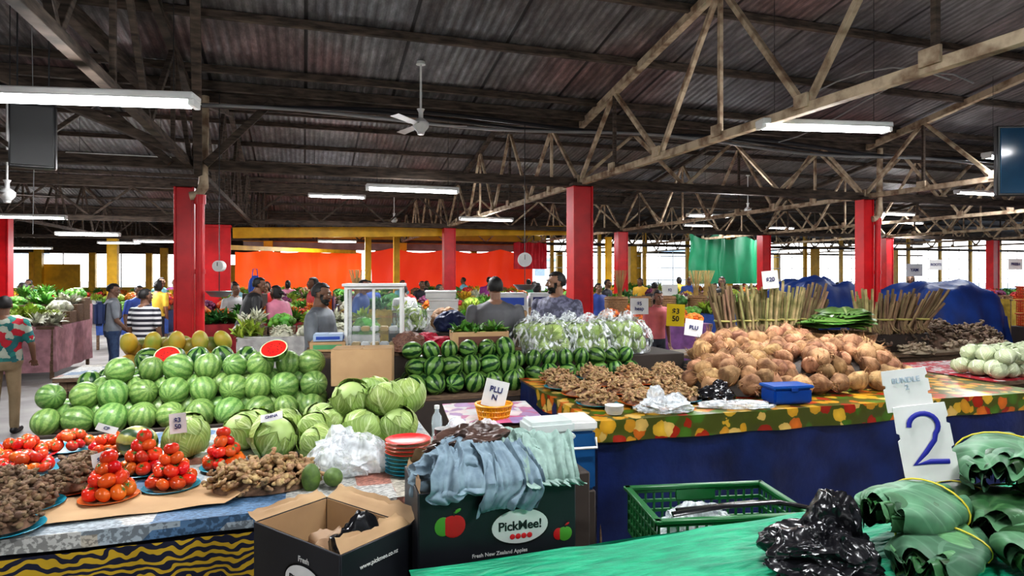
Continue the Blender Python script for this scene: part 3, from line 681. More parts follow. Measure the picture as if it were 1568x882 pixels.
sp=nd(nt,'ShaderNodeSeparateColor');nt.links.new(v1.outputs['Color'],sp.inputs[0]);r_=ramp(nt,[(0,(.55,.55,.52)),(.35,(.10,.20,.34)),(.5,(.5,.46,.38)),(.75,(.36,.42,.46)),(.9,(.45,.2,.15))],'CONSTANT');nt.links.new(sp.outputs[0],r_.inputs[0])
n1=nd(nt,'ShaderNodeTexNoise');n1.inputs['Scale'].default_value=45;nt.links.new(coords(nt,(1,3,1)),n1.inputs['Vector']);rr_=ramp(nt,[(.46,(1,1,1)),(.52,(.2,.2,.2))]);nt.links.new(n1.outputs[0],rr_.inputs[0])
nt.links.new(mix(nt,.65,r_.outputs[0],rr_.outputs[0],'MULTIPLY'),bs.inputs['Base Color'])
TA=(-3.2,2.14);ZA=.95
tr=table('tomato_stall_table',TA[0],TA[1],3.15,1.75,ZA,TH,M_news)
tobj(fold_sheet([(3.15,-.01),(0,-.01)][::-1],ZA+.004,ZA-.06,.006,9,1,nv=4),'cover_edge',[M_news],parent=tr)
m,nt,bs=newmat('zebra_print_cloth',.75);M_zeb=m
w_=nd(nt,'ShaderNodeTexWave',bands_direction='Z');w_.inputs['Scale'].default_value=9.5;w_.inputs['Distortion'].default_value=8;w_.inputs['Detail'].default_value=1;w_.inputs['Detail Scale'].default_value=1.4;nt.links.new(coords(nt,(1,1,1)),w_.inputs['Vector'])
r_=ramp(nt,[(.0,(.006,.008,.03)),(.52,(.50,.33,.015))],'CONSTANT');nt.links.new(w_.outputs[1],r_.inputs[0]);nt.links.new(r_.outputs[0],bs.inputs['Base Color'])
tobj(fold_sheet([(1.2,-.02),(2.35,-.02)],ZA-.07,.1,.03,22,5,n=90,nv=14),'zebra_skirt',[M_zeb],parent=tr)
tobj(fold_sheet([(0.0,.03),(3.1,.03)],ZA-.06,.05,.02,12,7,nv=10),'dark_skirt',[NM('dark_skirt_cloth',(.02,.02,.035))],parent=tr)
mb=MB();mb.add(grid(lambda u,v:(-.42+.84*u+.03*math.sin(v*9)*(u>.97),-.17+.34*v,.012+.012*noise.noise(Vector((u*4,v*3,2)))+.02*(u>.98)),24,10),0)
mb.build('flattened_cardboard',[M_card],loc=(-1.72,2.92,ZA),rotz=TH+.04)
def plate_of(x,y,r,pm,kind,zb=ZA+.005):
    nm={'tomato':'plate_of_tomatoes','tomatoflat':'plate_of_tomatoes','ginger':'plate_of_ginger','mud':'plate_of_turmeric'}[kind]
    mb=MB();mb.add(PLATE,0,sc=r)
    if kind=='tomato':
        s=.036
        for k,(nn,rad) in enumerate([(8,r*.62),(1,0),(6,r*.42),(3,r*.2),(1,0)]):
            for i in range(nn):
                a=i/nn*6.283+k;zz=[.045,.045,.10,.15,.195][k];mb.add(TOM,1,loc=(rad*math.cos(a),rad*math.sin(a),zz),rot=(RU(-.9,.9),RU(-.9,.9),RU(0,6)),sc=s*RU(.9,1.12))
    elif kind=='tomatoflat':
        for i in range(16):
            q=math.sqrt((i+.5)/16)*r*.75;a=i*2.4;mb.add(TOM,1,loc=(q*math.cos(a),q*math.sin(a),.045+.045*(i<6)),rot=(RU(-.9,.9),RU(-.9,.9),RU(0,6)),sc=.033*RU(.9,1.1))
    else:
        mound(mb,0,0,.02,r*.85,.085,GIN,3 if kind=='ginger' else 4,44,.036,base=4)
    mb.build(nm,[pm,M_tom,M_cal,M_gin,M_gind],loc=(x,y,zb),rotz=RU(0,6))
for (x,y,r,pm,k) in [(-1.87,2.97,.125,M_po,'tomato'),(-1.66,3.12,.13,M_pb,'tomato'),(-1.93,3.36,.13,M_pb,'tomato'),(-1.55,3.44,.12,M_pb,'tomato'),
    (-2.77,3.62,.17,M_pr,'tomatoflat'),(-2.62,3.80,.14,M_pb,'tomatoflat'),(-2.33,3.72,.14,M_po,'tomatoflat'),(-2.52,3.34,.14,M_pb,'tomatoflat'),(-2.20,3.30,.13,M_pb,'mud'),(-2.75,3.30,.13,M_pr,'tomatoflat'),
    (-2.16,2.86,.14,M_pb,'mud'),(-2.06,2.60,.14,M_pb,'mud'),(-2.12,3.08,.12,M_po,'mud'),(-2.42,3.06,.14,M_pb,'mud'),(-2.98,3.60,.12,M_pb,'tomatoflat')]:
    plate_of(x,y,r,pm,k)
mb=MB();mound(mb,0,0,0,.27,.11,GIN,0,120,.042,base=1,Ry=.17);mb.build('ginger_heap',[M_gin,M_gind],loc=(-1.22,3.16,ZA+.005),rotz=TH)
mb=MB();mb.add(MEL,0,loc=(0,0,.10),rot=(1.5,0,1.0),sc=(.09,.09,.15));mb.add(MEL,0,loc=(.17,.12,.095),rot=(1.5,.2,.6),sc=(.085,.085,.14));mb.build('striped_squash',[striped('dark_striped_squash',(.30,.30,.06),(.02,.06,.015),6,0,1.5)],loc=(-2.12,3.62,ZA+.0))
def cab_obj(lst,name,mats):
    mb=MB()
    for i,(x,y,zz,r) in enumerate(lst): mb.add(CAB[i%4],0,loc=(x,y,zz),rot=(RU(-.8,.8),RU(-.8,.8),RU(0,6)),sc=r)
    mb.build(name,mats)
cab_obj([(-1.86,3.66,1.06,.112),(-1.62,3.84,1.06,.115),(-1.36,3.66,1.07,.125),(-1.12,3.64,1.045,.095),(-1.20,3.86,1.06,.11),(-1.40,3.90,1.07,.115),(-1.62,4.06,1.05,.10),(-1.98,3.90,1.05,.10)],'cabbage_row',[M_cab,M_cabc])
L_=[]
for (u,v,w) in [(-1.12,4.0,0),(-.92,3.94,0),(-.71,3.98,0),(-1.02,4.16,0),(-.80,4.18,0),(-1.24,4.18,0),(-1.02,4.06,1),(-.80,4.06,1),(-.92,4.22,1),(-.69,4.16,1)]:
    L_.append((u,v,ZA+.108+.155*w,.115*RU(.93,1.07)))
cab_obj(L_,'cabbage_pile',[M_cab,M_cabc])
# ------------------------------------------------------------------ WATERMELON SHELF
def WB(a,b): return (-3.78+a*CT-b*ST,4.95+a*ST+b*CT)
mb=MB();mb.add(bx(2.4,.72,.04,.005),0,loc=(1.2,.37,.66));mb.add(bx(2.4,.04,.14,.005),1,loc=(1.2,0,.60))
mb.add(bx(2.35,.03,.60,.005),1,loc=(1.2,.05,0));mb.add(bx(.03,.7,.66,.005),1,loc=(.03,.37,0));mb.add(bx(2.4,.04,.1,.004),0,loc=(1.2,0,.50));mb.build('melon_shelf',[M_plank,M_dark],loc=(-3.78,4.95,0),rotz=TH)
mb=MB();pile_rows(mb,*WB(-.02,.04),.70,10,3,.118,MEL,0,hmax=3,jit=.16,sc=(1,1,1.04),skip=lambda i,j,k:(k==2 and (i<2)) or (k==1 and j==2 and i<1));mb.build('watermelon_pile',[M_mel])
mb=MB();mb.add(bx(1.8,.60,.04,.005),0,loc=(.9,.3,.78));mb.add(bx(1.8,.04,.78,.005),1,loc=(.9,0.02,0));mb.build('striped_melon_shelf',[M_plank,M_dark],loc=(-1.55,5.87,0),rotz=TH)
mb=MB();pile_rows(mb,-1.0,6.1,.82,6,3,.102,MEL,0,hmax=3);mb.build('striped_watermelon_pile',[M_dmel])
mb=MB();mb.add(bx(1.75,.50,.04,.005),0,loc=(.88,.25,.84));mb.add(bx(1.75,.04,.84,.005),1,loc=(.88,0.02,0));mb.build('striped_melon_shelf',[M_plank,M_dark],loc=(-4.0,5.76,0),rotz=TH)
mb=MB();pile_rows(mb,-3.98,5.80,.88,7,2,.115,MEL,0,hmax=2,skip=lambda i,j,k:k==1 and i<2);mb.build('striped_watermelon_pile',[M_dmel])
M_flesh=NM('watermelon_flesh',(.70,.03,.02),(.6,.015,.015),scale=8,rough=.3)
def half(x,y,z,r,rz,sl=1.0):
    mb=MB();mb.add(grid(lambda u,v:(math.cos(u*6.283)*math.sin(v*1.571),math.sin(u*6.283)*math.sin(v*1.571),-math.cos(v*1.571)),24,8).x(XF(sc=r)),0)
    mb.add(lathe([(.9*r,.002),(r,.001)],24),1);mb.add(lathe([(0,.004),(.9*r,.003)],24),2)
    for i in range(14): a=i*2.4;q=.3+.4*(i%3)/3;mb.add(ico(1),3,loc=(q*r*math.cos(a),q*r*math.sin(a),.005),sc=(.006,.004,.003))
    o=mb.build('cut_watermelon',[M_dmel,P('rind_white',(.6,.68,.4),.4),M_flesh,M_blk],loc=(x,y,z));o.rotation_euler=(sl,.15,rz);return o
half(-3.08,5.72,1.27,.11,.2,.75);half(-2.14,5.75,1.33,.12,-.2,.6)
mb=MB();pile_rows(mb,-4.15,6.7,.95,5,3,.1,MEL,0,hmax=2)
for i in range(5): mb.add(MEL,1,loc=(-4.1+.22*i,6.85+.07*i,1.26),rot=orient(),sc=(.085,.085,.12))
mb.build('papaya_and_pumpkin_pile',[NM('pumpkin_skin',(.42,.25,.04),(.12,.18,.03),scale=3,isl=.3,rough=.5),NM('papaya_skin',(.5,.30,.03),(.2,.26,.04),scale=4,isl=.3,rough=.45)])
table('rear_produce_table',-4.6,6.4,2.0,1.0,.95,TH,M_news)
# ------------------------------------------------------------------ tiered centre display
mb=MB();mb.add(bx(2.3,.70,.05,.005),0,loc=(1.15,.36,1.13));mb.add(bx(2.3,.04,1.13,.005),1,loc=(1.15,.02,0));mb.add(bx(.05,.70,1.13,.005),1,loc=(0.02,.36,0));mb.add(bx(.05,.70,1.13,.005),1,loc=(2.28,.36,0));mb.build('display_tier',[M_plank,M_dark],loc=(-2.1,6.5,0),rotz=TH*.9)
def glasscase():
    r=empty('glass_display_case',(-1.50,7.02,1.185),.12);w,d,h=.58,.34,.68;mb=MB()
    for sx in(-1,1):
        for sy in(-1,1): mb.add(bx(.035,.035,h,.004),0,loc=(sx*(w/2),sy*(d/2),0))
    for z in(0,h-.03):
        for sy in(-1,1): mb.add(bx(w,.03,.03,.004),0,loc=(0,sy*d/2,z))
        for sx in(-1,1): mb.add(bx(.03,d,.03,.004),0,loc=(sx*w/2,0,z))
    mb.add(bx(w+.08,d+.08,.03,.005),0,loc=(0,0,h));mb.add(bx(w+.04,d+.04,.03,.005),0,loc=(0,0,-.01));mb.add(bx(.03,.03,h,.004),0,loc=(0,-d/2,0))
    mb.build('frame',[M_whitep],parent=r)
    g=P('case_glass',(.25,.32,.33),.06);gb=g.node_tree.nodes["Principled BSDF"];gb.inputs['Alpha'].default_value=.10
    mb=MB();mb.add(bx(w-.02,.004,h-.05,0),0,loc=(0,-d/2,.02));mb.add(bx(w-.02,.004,h-.05,0),0,loc=(0,d/2,.02));mb.add(bx(.004,d-.02,h-.05,0),0,loc=(-w/2,0,.02));mb.add(bx(.004,d-.02,h-.05,0),0,loc=(w/2,0,.02));mb.add(bx(w,d,.006,0),0,loc=(0,0,h*.5));mb.add(bx(w,d,.006,0),0,loc=(0,0,h*.25));mb.build('glass_panes',[g],parent=r)
    mb=MB()
    for i in range(10): mb.add(bx(.09,.12,.05,.01,2),i%2,loc=(-.2+.1*(i%5),-.03,.025+(h*.25 if i>4 else 0)))
    mb.build('wrapped_snacks',[P('snack_wrap',(.5,.35,.15)),P('snack_wrap_white',(.6,.6,.6))],parent=r)
glasscase()
def carton(name,x,y,z,sx,sy,sz,rz,mat=M_card,printm=None,open_=False):
    mb=MB();t=.008
    if open_:
        mb.add(bx(sx,t,sz,.002),0,loc=(0,-sy/2,0));mb.add(bx(sx,t,sz,.002),0,loc=(0,sy/2,0));mb.add(bx(t,sy,sz,.002),0,loc=(-sx/2,0,0));mb.add(bx(t,sy,sz,.002),0,loc=(sx/2,0,0));mb.add(bx(sx,sy,t,.002),0)
    else:
        mb.add(bx(sx,sy,sz,.006),0);mb.add(bx(sx*.98,.05,.003,.0),1,loc=(0,0,sz));mb.add(bx(sx*.48,sy*.99,.006,.001),0,loc=(-sx*.248,0,sz));mb.add(bx(sx*.48,sy*.99,.006,.001),0,loc=(sx*.248,0,sz))
    if printm: mb.add(bx(sx*.8,.003,sz*.45,0),2,loc=(0,-sy/2-.003,sz*.3));mb.add(bx(.003,sy*.7,sz*.4,0),2,loc=(sx/2+.003,0,sz*.3))
    return mb.build(name,[mat,P('packing_tape',(.6,.5,.35),.3),printm or M_paper],loc=(x,y,z),rotz=rz)
mb=MB();mb.add(bx(.5,.3,.13,.01),0);mb.build('wooden_crate_stand',[M_dark],loc=(-1.42,6.14,.82),rotz=.12)
carton('cardboard_carton',-1.42,6.12,.955,.56,.32,.34,.12)
carton('printed_carton',-1.95,6.80,1.185,.36,.26,.10,.2,M_card,P('green_label',(.1,.35,.15),.5));carton('printed_carton',-1.94,6.78,1.295,.30,.24,.07,.2,P('blue_white_box',(.4,.5,.65),.6),P('blue_label',(.03,.08,.4),.5))
o=carton('vegetable_carton',-.36,6.95,1.185,.60,.30,.20,.2,M_card,P('dark_label',(.15,.06,.04),.5),open_=True)
mb=MB()
for i in range(26): mb.add(R.choice(TUF),0,loc=(RU(-.26,.26),RU(-.11,.11),.12),rot=(RU(-.4,.4),RU(-.4,.4),RU(0,6)),sc=RU(.12,.2))
for i in range(18): mb.add(tube([(0,0,0),(.05,0,.02),(.12,0,.01)],[.014,.012,.004],6),1,loc=(RU(-.25,.25),RU(-.12,.12),.19),rot=(0,RU(-.4,.4),RU(0,6)))
mb.build('leafy_greens',[M_leaf,P('chilli_green',(.25,.4,.05),.3)],parent=o)
mb=MB();mb.add(blob((.22,.14,.17),.3,2.5,3),0);mb.build('red_onion_net_bag',[NM('red_netting',(.50,.01,.05),(.26,.006,.02),scale=60,bmp=.6)],loc=(-.90,7.0,1.18))
mb=MB();mb.add(blob((.17,.16,.2),.25,2.2,8),0);mb.build('onion_sack',[NM('brown_netting',(.22,.11,.07),(.10,.04,.03),scale=70,bmp=.6)],loc=(-1.1,6.82,1.18))
M_bag=clearbag('clear_plastic_bag',(.9,.94,.96),.05,.85,.48,.62);M_bagw=clearbag('milky_plastic_bag',(.82,.86,.89),.30,.85,.42,.62)
def bagged(x,y,z,r,seed):
    e=empty('bagged_cabbage',(x,y,z));mb=MB()
    for i in range(7): a=i*1.05;mb.add(CAB[i%4],0,loc=(r*.46*math.cos(a)*(i<6),r*.40*math.sin(a)*(i<6),r*.42+(r*.55 if i%2 or i==6 else 0)),rot=(RU(-1,1),RU(-1,1),RU(0,6)),sc=r*.42)
    mb.build('cabbages',[M_cab,M_cabc],parent=e)
    mb=MB();mb.add(blob((r*1.12,r*1.0,r*1.6),.10,2.0,seed),0);mb.add(blob((r*.36,r*.25,r*.5),.3,2.2,seed+50,sub=4),0,loc=(0,0,r*1.35));mb.build('bag',[M_bag],parent=e)
mb=MB();mb.add(bx(1.9,.70,1.08,.01),0);mb.build('display_plinth',[M_dark],loc=(1.0,7.50,0),rotz=TH)
for i,(x,y) in enumerate([(.42,7.18),(.86,7.32),(1.33,7.47),(.25,7.4),(.68,7.58),(1.15,7.72)]): bagged(x,y,1.085,.26,i)
mb=MB();pile_rows(mb,-.02,6.68,.84,8,1,.10,MEL,0,hmax=3);pile_rows(mb,-.0,6.72,1.0,8,1,.095,MEL,0);mb.build('striped_watermelon_pile',[M_dmel])
mb=MB();mb.add(bx(1.7,.3,.84,.01),0);mb.build('melon_plinth',[M_dark],loc=(.70,6.92,0),rotz=TH)
# ------------------------------------------------------------------ BLUE DRAPED TABLE
TX,TY=.60,4.55;T15=math.radians(15.5)
def W2(a,b): return (TX+a*math.cos(T15)-b*math.sin(T15),TY+a*math.sin(T15)+b*math.cos(T15))
M_fruit=voro('fruit_print_oilcloth',[(.78,.42,.03),(.70,.18,.02),(.82,.55,.16),(.09,.20,.02),(.70,.34,.03),(.44,.03,.01),(.82,.50,.05)],9,.3,edge=(.12,.14,.02),edge_dark=.6)
t2=table('ginger_and_coconut_table',TX,TY,4.3,1.95,.95,T15,M_fruit)
tobj(fold_sheet([(-.01,1.4),(-.01,-.01),(4.32,-.01)],.955,.80,.018,9,2,nv=6),'oilcloth_drop',[M_fruit],parent=t2)
tobj(fold_sheet([(0.01,1.9),(0.01,.03),(4.3,.03)],.93,.02,.045,6,4,nv=16),'blue_drape',[M_blue],parent=t2)
for (a,b,r,c) in [(.22,.50,.17,0),(.58,.42,.18,1),(.96,.48,.17,0),(.25,.90,.18,1),(.66,.88,.19,1),(1.08,.90,.17,0),(.22,1.28,.18,0),(.62,1.32,.18,1),(1.02,1.32,.19,1),(1.40,1.40,.17,0),(.30,1.68,.17,1),(.70,1.70,.18,0),(1.10,1.70,.18,1),(1.50,1.72,.17,0)]:
    x,y=W2(a,b);mb=MB();mb.add(PLATE,0,sc=r);mound(mb,0,0,.015,r*.9,.085,GIN,1,52,.037,base=2)
    mb.build('tray_of_ginger',[[M_pb,M_po][c],M_gin,M_gind],loc=(x,y,.957))
mb=MB()
for (a,b,rx,ry,h,n) in [(1.75,.85,.48,.46,.24,34),(2.40,.98,.52,.53,.36,44),(3.05,1.0,.50,.52,.34,40),(2.1,1.40,.5,.38,.38,30),(2.75,1.48,.5,.35,.40,30)]:
    x,y=W2(a,b);mound(mb,x,y,.955,rx,h,COC,0,n,.090,base=1,Ry=ry,th=T15,rotr=3)
for i in range(9):
    x,y=W2(1.62+.215*i,.42+RU(-.05,.08));mb.add(R.choice(COC),0,loc=(x,y,.955+.09),rot=(RU(-2,2),RU(-2,2),RU(0,6)),sc=RU(.082,.094))
mb.build('coconut_pile',[M_coc,M_dark])
x,y=W2(1.75,.20);mb=MB()
mb.add(bx(.34,.2,.12,.015,2),0);mb.add(bx(.36,.22,.025,.01,2),1,loc=(0,0,.12));mb.add(bx(.06,.01,.03,.003),0,loc=(0,-.113,.1));mb.build('blue_lunch_box',[P('blue_plastic',(.006,.06,.32),.3),P('blue_plastic_lid',(.01,.10,.40),.3)],loc=(x,y,.96),rotz=.2)
def bagobj(name,mat,loc,sc,seed,rz=0,amp=.3,f=2.4,extra=(),sub=5,an=(1,1,1),hf=1.0):
    mb=MB();mb.add(blob(sc,amp,f,seed,sub,an=an,hf=hf),0)
    for (dx,dy,dz,s2,se) in extra: mb.add(blob(s2,amp*1.1,f*.8,se,sub-1 if sub>5 else sub,an=an,hf=hf),0,loc=(dx,dy,dz))
    return mb.build(name,[mat],loc=loc,rotz=rz)
x,y=W2(1.24,.42);bagobj('black_plastic_bag',M_black,(x,y,.956),(.16,.12,.12),4,.4,.22,extra=[(.06,.02,.04,(.07,.05,.12),5)])
x,y=W2(.62,.16);bagobj('white_plastic_bag',M_bagw,(x,y,.956),(.22,.11,.10),14,.2,.28,extra=[(-.05,.03,.04,(.06,.05,.14),15),(.09,.0,.03,(.08,.05,.10),16)])
x,y=W2(1.22,.13);bagobj('clear_plastic_bag',M_bagw,(x,y,.956),(.28,.08,.06),24,-.1,.25)
mb=MB()
for i in range(4): mb.add(lathe([(0,0),(.055,0),(.07,.03),(.072,.03)],16),0,loc=(0,0,.012*i))
x,y=W2(.22,.18);mb.build('stack_of_bowls',[M_paper],loc=(x,y,.955))
mb=MB();i_=0
for k in range(2):
    for j in range(3):
        for i in range(7-k):
            mb.add(CAB[i_%4],0,loc=(4.84+.18*i+.09*k-.05*j,6.40+.058*i+.17*j,1.045+.13*k),rot=(RU(-1,1),RU(-1,1),RU(0,6)),sc=.088);i_+=1
mb.build('pale_cabbage_pile',[M_cabp,P('pale_core',(.7,.75,.55),.5)])
table('cabbage_table',4.70,6.22,2.6,1.3,.95,TH,voro('floral_red_cloth',[(.5,.02,.04),(.6,.6,.6),(.5,.02,.04),(.3,.015,.03)],22,.6))
table('root_crop_table',2.5,7.5,5.2,1.4,.95,TH,NM('brown_sacking',(.22,.16,.1),(.14,.1,.06),scale=30))
def W3(a,b): return (2.5+a*CT-b*ST,7.5+a*ST+b*CT)
mb=MB()
for (a,b,rx,h) in [(2.4,.45,.45,.27),(3.2,.5,.5,.32),(4.0,.6,.5,.3),(4.8,.6,.45,.27),(3.7,1.1,.5,.3),(4.6,1.1,.45,.3)]:
    x,y=W3(a,b);mound(mb,x,y,.95,rx,h,GIN,0,100,.065,base=0,Ry=rx*.75,th=TH)
mb.build('taro_root_heap',[NM('dark_root_skin',(.21,.145,.10),(.08,.055,.04),scale=20,rough=.9,bmp=.6,isl=.35)])
mb=MB()
for (a,b) in [(3.0,.05),(3.9,.1),(4.5,.05)]:
    x,y=W3(a,b);mound(mb,x,y,.95,.22,.1,GIN,0,30,.055,base=0,Ry=.15)
mb.build('peeled_yam_heap',[NM('pale_root',(.5,.42,.3),(.25,.18,.12),scale=12,isl=.2)])
M_stick=NM('dried_root_sticks',(.46,.37,.18),(.20,.19,.07),scale=8,rough=.8,isl=.45,bmp=.3)
M_stickd=NM('dark_root_sticks',(.18,.115,.07),(.27,.19,.10),scale=8,rough=.9,isl=.4,bmp=.3)
def bundle(x,y,z,r,h,n,mat,lean):
    mb=MB()
    for i in range(n):
        q=math.sqrt((i+.5)/n)*r;a=i*2.4;b0=Vector((q*.75*math.cos(a),q*.75*math.sin(a),0));hh=h*RU(.7,1.15);b1=Vector((q*1.15*math.cos(a)+lean[0]*h+RU(-.03,.03),q*1.15*math.sin(a)+lean[1]*h,hh))
        mb.add(tube([b0,b0.lerp(b1,.5)+Vector((RU(-.015,.015),0,.02)),b1],[.026,.022,.018],6),0)
    for i in range(90):
        a=RU(0,6.28);q=RU(.3,1.1);mb.add(tube([(r*.7*math.cos(a)*q,r*.7*math.sin(a)*q,.16),(r*1.1*math.cos(a)*q,r*1.1*math.sin(a)*q,.06),(r*1.6*math.cos(a)*q,r*1.6*math.sin(a)*q,-.02+RU(0,.08))],[.012,.010,.004],4),1)
    mb.add(tube([(r*.92*math.cos(t)+lean[0]*h*.35,r*.92*math.sin(t)+lean[1]*h*.35,h*.35) for t in np.linspace(0,6.28,14)],.014,5,closed=False),2)
    mb.build('kava_root_bundle',[mat,M_stickd,P('tie',(.5,.45,.15),.5)],loc=(x,y,z))
for (x,y,l,mt) in [(2.68,7.95,(-.15,0),M_stickd),(2.98,8.05,(-.08,0),M_stick),(3.27,8.15,(.02,0),M_stick),(3.55,8.25,(.12,0),M_stick),(3.82,8.33,(.25,0),M_stickd)]: bundle(x,y,1.2,.135,.62,24,mt,l)
for (x,y,l,mt) in [(4.75,8.55,(-.1,0),M_stick),(5.0,8.62,(.1,0),M_stickd),(5.25,8.7,(.3,0),M_stickd),(5.5,8.75,(.6,0),M_stickd)]: bundle(x,y,1.2,.12,.54,20,mt,l)
mb=MB();mb.add(bx(1.6,.36,.24,.01),0,loc=(0,0,0));mb.add(bx(1.1,.36,.24,.01),0,loc=(1.95,.0,0));mb.build('wooden_crate',[M_dark],loc=(3.28,8.15,.955),rotz=TH)
mb=MB()
for i in range(7):
    def f(u,v,i=i):
        s=(u-.5)*2;w=.32*math.sin(math.pi*(v*.93+.05))**.7;r=-.42+.84*v
        return (r+.05*i-.15,s*w+.04*math.sin(i*2),.14-.35*(r*r)-.5*(s*w)**2+.03*i+.012*math.sin(u*22+v*9+i))
    mb.add(grid(f,16,14),0,rot=(0,0,i*.35-.9))
mb.add(lathe([(0,-.25),(.30,-.25),(.38,.02),(.36,.02),(.28,-.23)],20),1)
mb.build('large_green_leaves',[leafmat('broad_leaf',(.14,.32,.06),(.42,.55,.22),.4,.25,7,.03),NM('wicker',(.35,.2,.09),(.15,.08,.04),scale=60,bmp=.8)],loc=(4.0,7.75,1.27))
# ------------------------------------------------------------------ small table centre
t3=table('side_table',-.40,4.34,.66,.8,.96,TH*.6,voro('pink_pattern_cloth',[(.7,.6,.6),(.5,.18,.32),(.65,.65,.65),(.4,.25,.45)],10,.6))
def basket(x,y,z,r,h,mat,name='plastic_basket'):
    mb=MB()
    for i in range(20):
        a=i*6.283/20;mb.add(tube([(r*.78*math.cos(a),r*.78*math.sin(a),0),(r*math.cos(a+.12),r*math.sin(a+.12),h)],.005,5),0);mb.add(tube([(r*.78*math.cos(a),r*.78*math.sin(a),0),(r*math.cos(a-.12),r*math.sin(a-.12),h)],.005,5),0)
    for k in range(4): q=r*(.78+.22*k/3);mb.add(tube([(q*math.cos(t),q*math.sin(t),h*k/3) for t in np.linspace(0,6.283,25)],.009 if k==3 else .006,6,closed=False),0)
    mb.add(lathe([(0,.004),(r*.78,.0)],20),0);mb.add(lathe([(r*.77,.0),(r*.98,h)],20),0)
    return mb.build(name,[mat],loc=(x,y,z))
basket(-.13,4.54,.968,.13,.11,P('yellow_plastic',(.8,.36,.01),.35))
def sign(name,x,y,z,w,h,txt,size,rz,tilt=0,mat=M_paper,ink=M_ink,roll=0):
    e=empty(name,(x,y,z),rz);e.rotation_euler=(tilt,roll,rz)
    mb=MB();mb.add(grid(lambda u,v:(-w/2+w*u,.006*math.sin(u*3),h*v),6,4),0);mb.add(grid(lambda u,v:(w/2-w*u,.003+.006*math.sin((1-u)*3),h*v),6,4),0);mb.build('card',[mat],parent=e)
    text(e,txt,size,ink,(0,-.003,h*.5),(math.pi/2,0,0));return e
sign('price_sign',-.14,4.52,1.06,.17,.19,'PLU\nN',.055,.1,-.15,roll=.25);sign('price_sign',-1.84,3.53,1.12,.09,.11,'$3\n50',.035,.1,-.1,roll=-.1);sign('price_sign',-2.24,3.52,1.13,.11,.04,'CP',.025,.1,-.5,roll=.3)
sign('price_sign',-1.33,3.54,1.19,.12,.045,'CHINA',.022,.1,-.6,roll=-.2);sign('price_sign',-2.0,3.12,1.06,.09,.07,'$2',.03,.0,-.2,roll=-.3)
sign('price_sign',1.95,6.9,1.33,.2,.18,'PLU',.06,.1,-.1,roll=.15);sign('price_sign',3.2,7.9,1.82,.2,.22,'$20',.07,0,0,roll=-.1);sign('price_sign',2.05,10.3,1.35,.3,.26,'$5\nheap',.08,.1,0)
sign('yellow_price_sign',2.65,10.4,1.15,.3,.36,'$3\n50',.12,.1,0,mat=P('yellow_card',(.85,.62,.01),.6),ink=M_blk,roll=.05)
mb=MB();mb.add(grid(lambda u,v:(-.16+.32*u,-.11+.22*v,.004+.01*math.sin(u*4)),8,3),0);mb.add(grid(lambda u,v:(-.02+.24*u,-.13+.18*v,.014),8,3),1);mb.build('pink_folder',[P('pink_plastic',(.65,.15,.32),.4),P('lilac_plastic',(.4,.28,.55),.4)],loc=(.0,4.47,.975),rotz=.2)
mb=MB();mb.add(bx(.32,.22,.2,.02,2),0);mb.add(bx(.34,.24,.03,.01,2),0,loc=(0,0,.2));mb.add(bx(.3,.22,.08,.02,2),0,loc=(.02,.0,.23));mb.build('white_tub',[P('white_plastic',(.6,.66,.64),.35)],loc=(.20,4.02,.78),rotz=.3)
mb=MB();mb.add(bx(.5,.30,.78,.01),0);mb.build('stand_board',[M_dark],loc=(.20,4.02,0),rotz=.3)
mb=MB();mb.add(bx(.20,.26,.4,.02,2),0);mb.add(bx(.22,.28,.07,.015,2),1,loc=(0,0,.4));mb.add(tube([(-.09,-.15,.36),(-.09,-.18,.3),(.09,-.18,.3),(.09,-.15,.36)],.01,6),1);mb.build('cooler_box',[P('cooler_blue',(.01,.09,.25),.4),M_whitep],loc=(.44,4.40,.55),rotz=.2)
mb=MB();mb.add(bx(.2,.26,.55,.01),0);mb.build('cooler_stand',[M_dark],loc=(.44,4.40,0),rotz=.2)
# items on table A right end
bagobj('clear_plastic_bag',M_bagw,(-.86,3.40,ZA+.004),(.19,.14,.19),41,.3,.24,1.9,extra=[(-.05,.02,.10,(.08,.06,.14),42)],sub=6)
mb=MB()
for i in range(9): mb.add(PLATE,0 if i<5 else 1,loc=(0,0,.020*i),sc=.12)
mb.build('stack_of_plates',[M_pb,M_pr],loc=(-.55,3.38,ZA+.005))
mb=MB();mb.add(bx(.24,.2,.08,.005),0);mb.build('cash_box',[P('cash_box_green',(.04,.15,.1),.5)],loc=(-.27,3.36,ZA+.003),rotz=.3)
mb=MB();mb.add(lathe([(0,0),(.034,0),(.045,.12),(.048,.13),(.048,.15),(0,.152)],20),0);mb.add(lathe([(.049,.10),(.052,.10),(.052,.115),(.049,.115)],20),1);mb.build('travel_cup',[M_blk,M_steel],loc=(-.36,3.36,ZA+.09))
mb=MB();mb.add(lathe([(0,0),(.032,0),(.034,.03),(.03,.08),(.034,.13),(.03,.17),(.014,.2),(.014,.22),(0,.22)],18),0);mb.add(lathe([(0,.22),(.016,.22),(.016,.24),(0,.24)],12),1);mb.build('water_bottle',[clearbag('bottle_pet',(.8,.9,.95),.3,.5),M_whitep],loc=(-.46,3.92,ZA+.005))
mb=MB();mb.add(lathe([(0,0),(.035,0),(.038,.09),(.034,.09),(.032,.01)],18),0);mb.add(tube([(.036,0,.02),(.06,0,.03),(.06,0,.07),(.036,0,.08)],.006,6),0);mb.build('green_mug',[P('mint_plastic',(.06,.45,.32),.35)],loc=(-.58,3.74,ZA+.005))
bagobj('white_plastic_bag',M_bagw,(-.22,3.72,ZA+.004),(.20,.15,.18),51,.3,.26,1.9,extra=[(.08,.02,.06,(.10,.08,.12),52),(-.1,.03,.06,(.07,.06,.14),53)],sub=6)
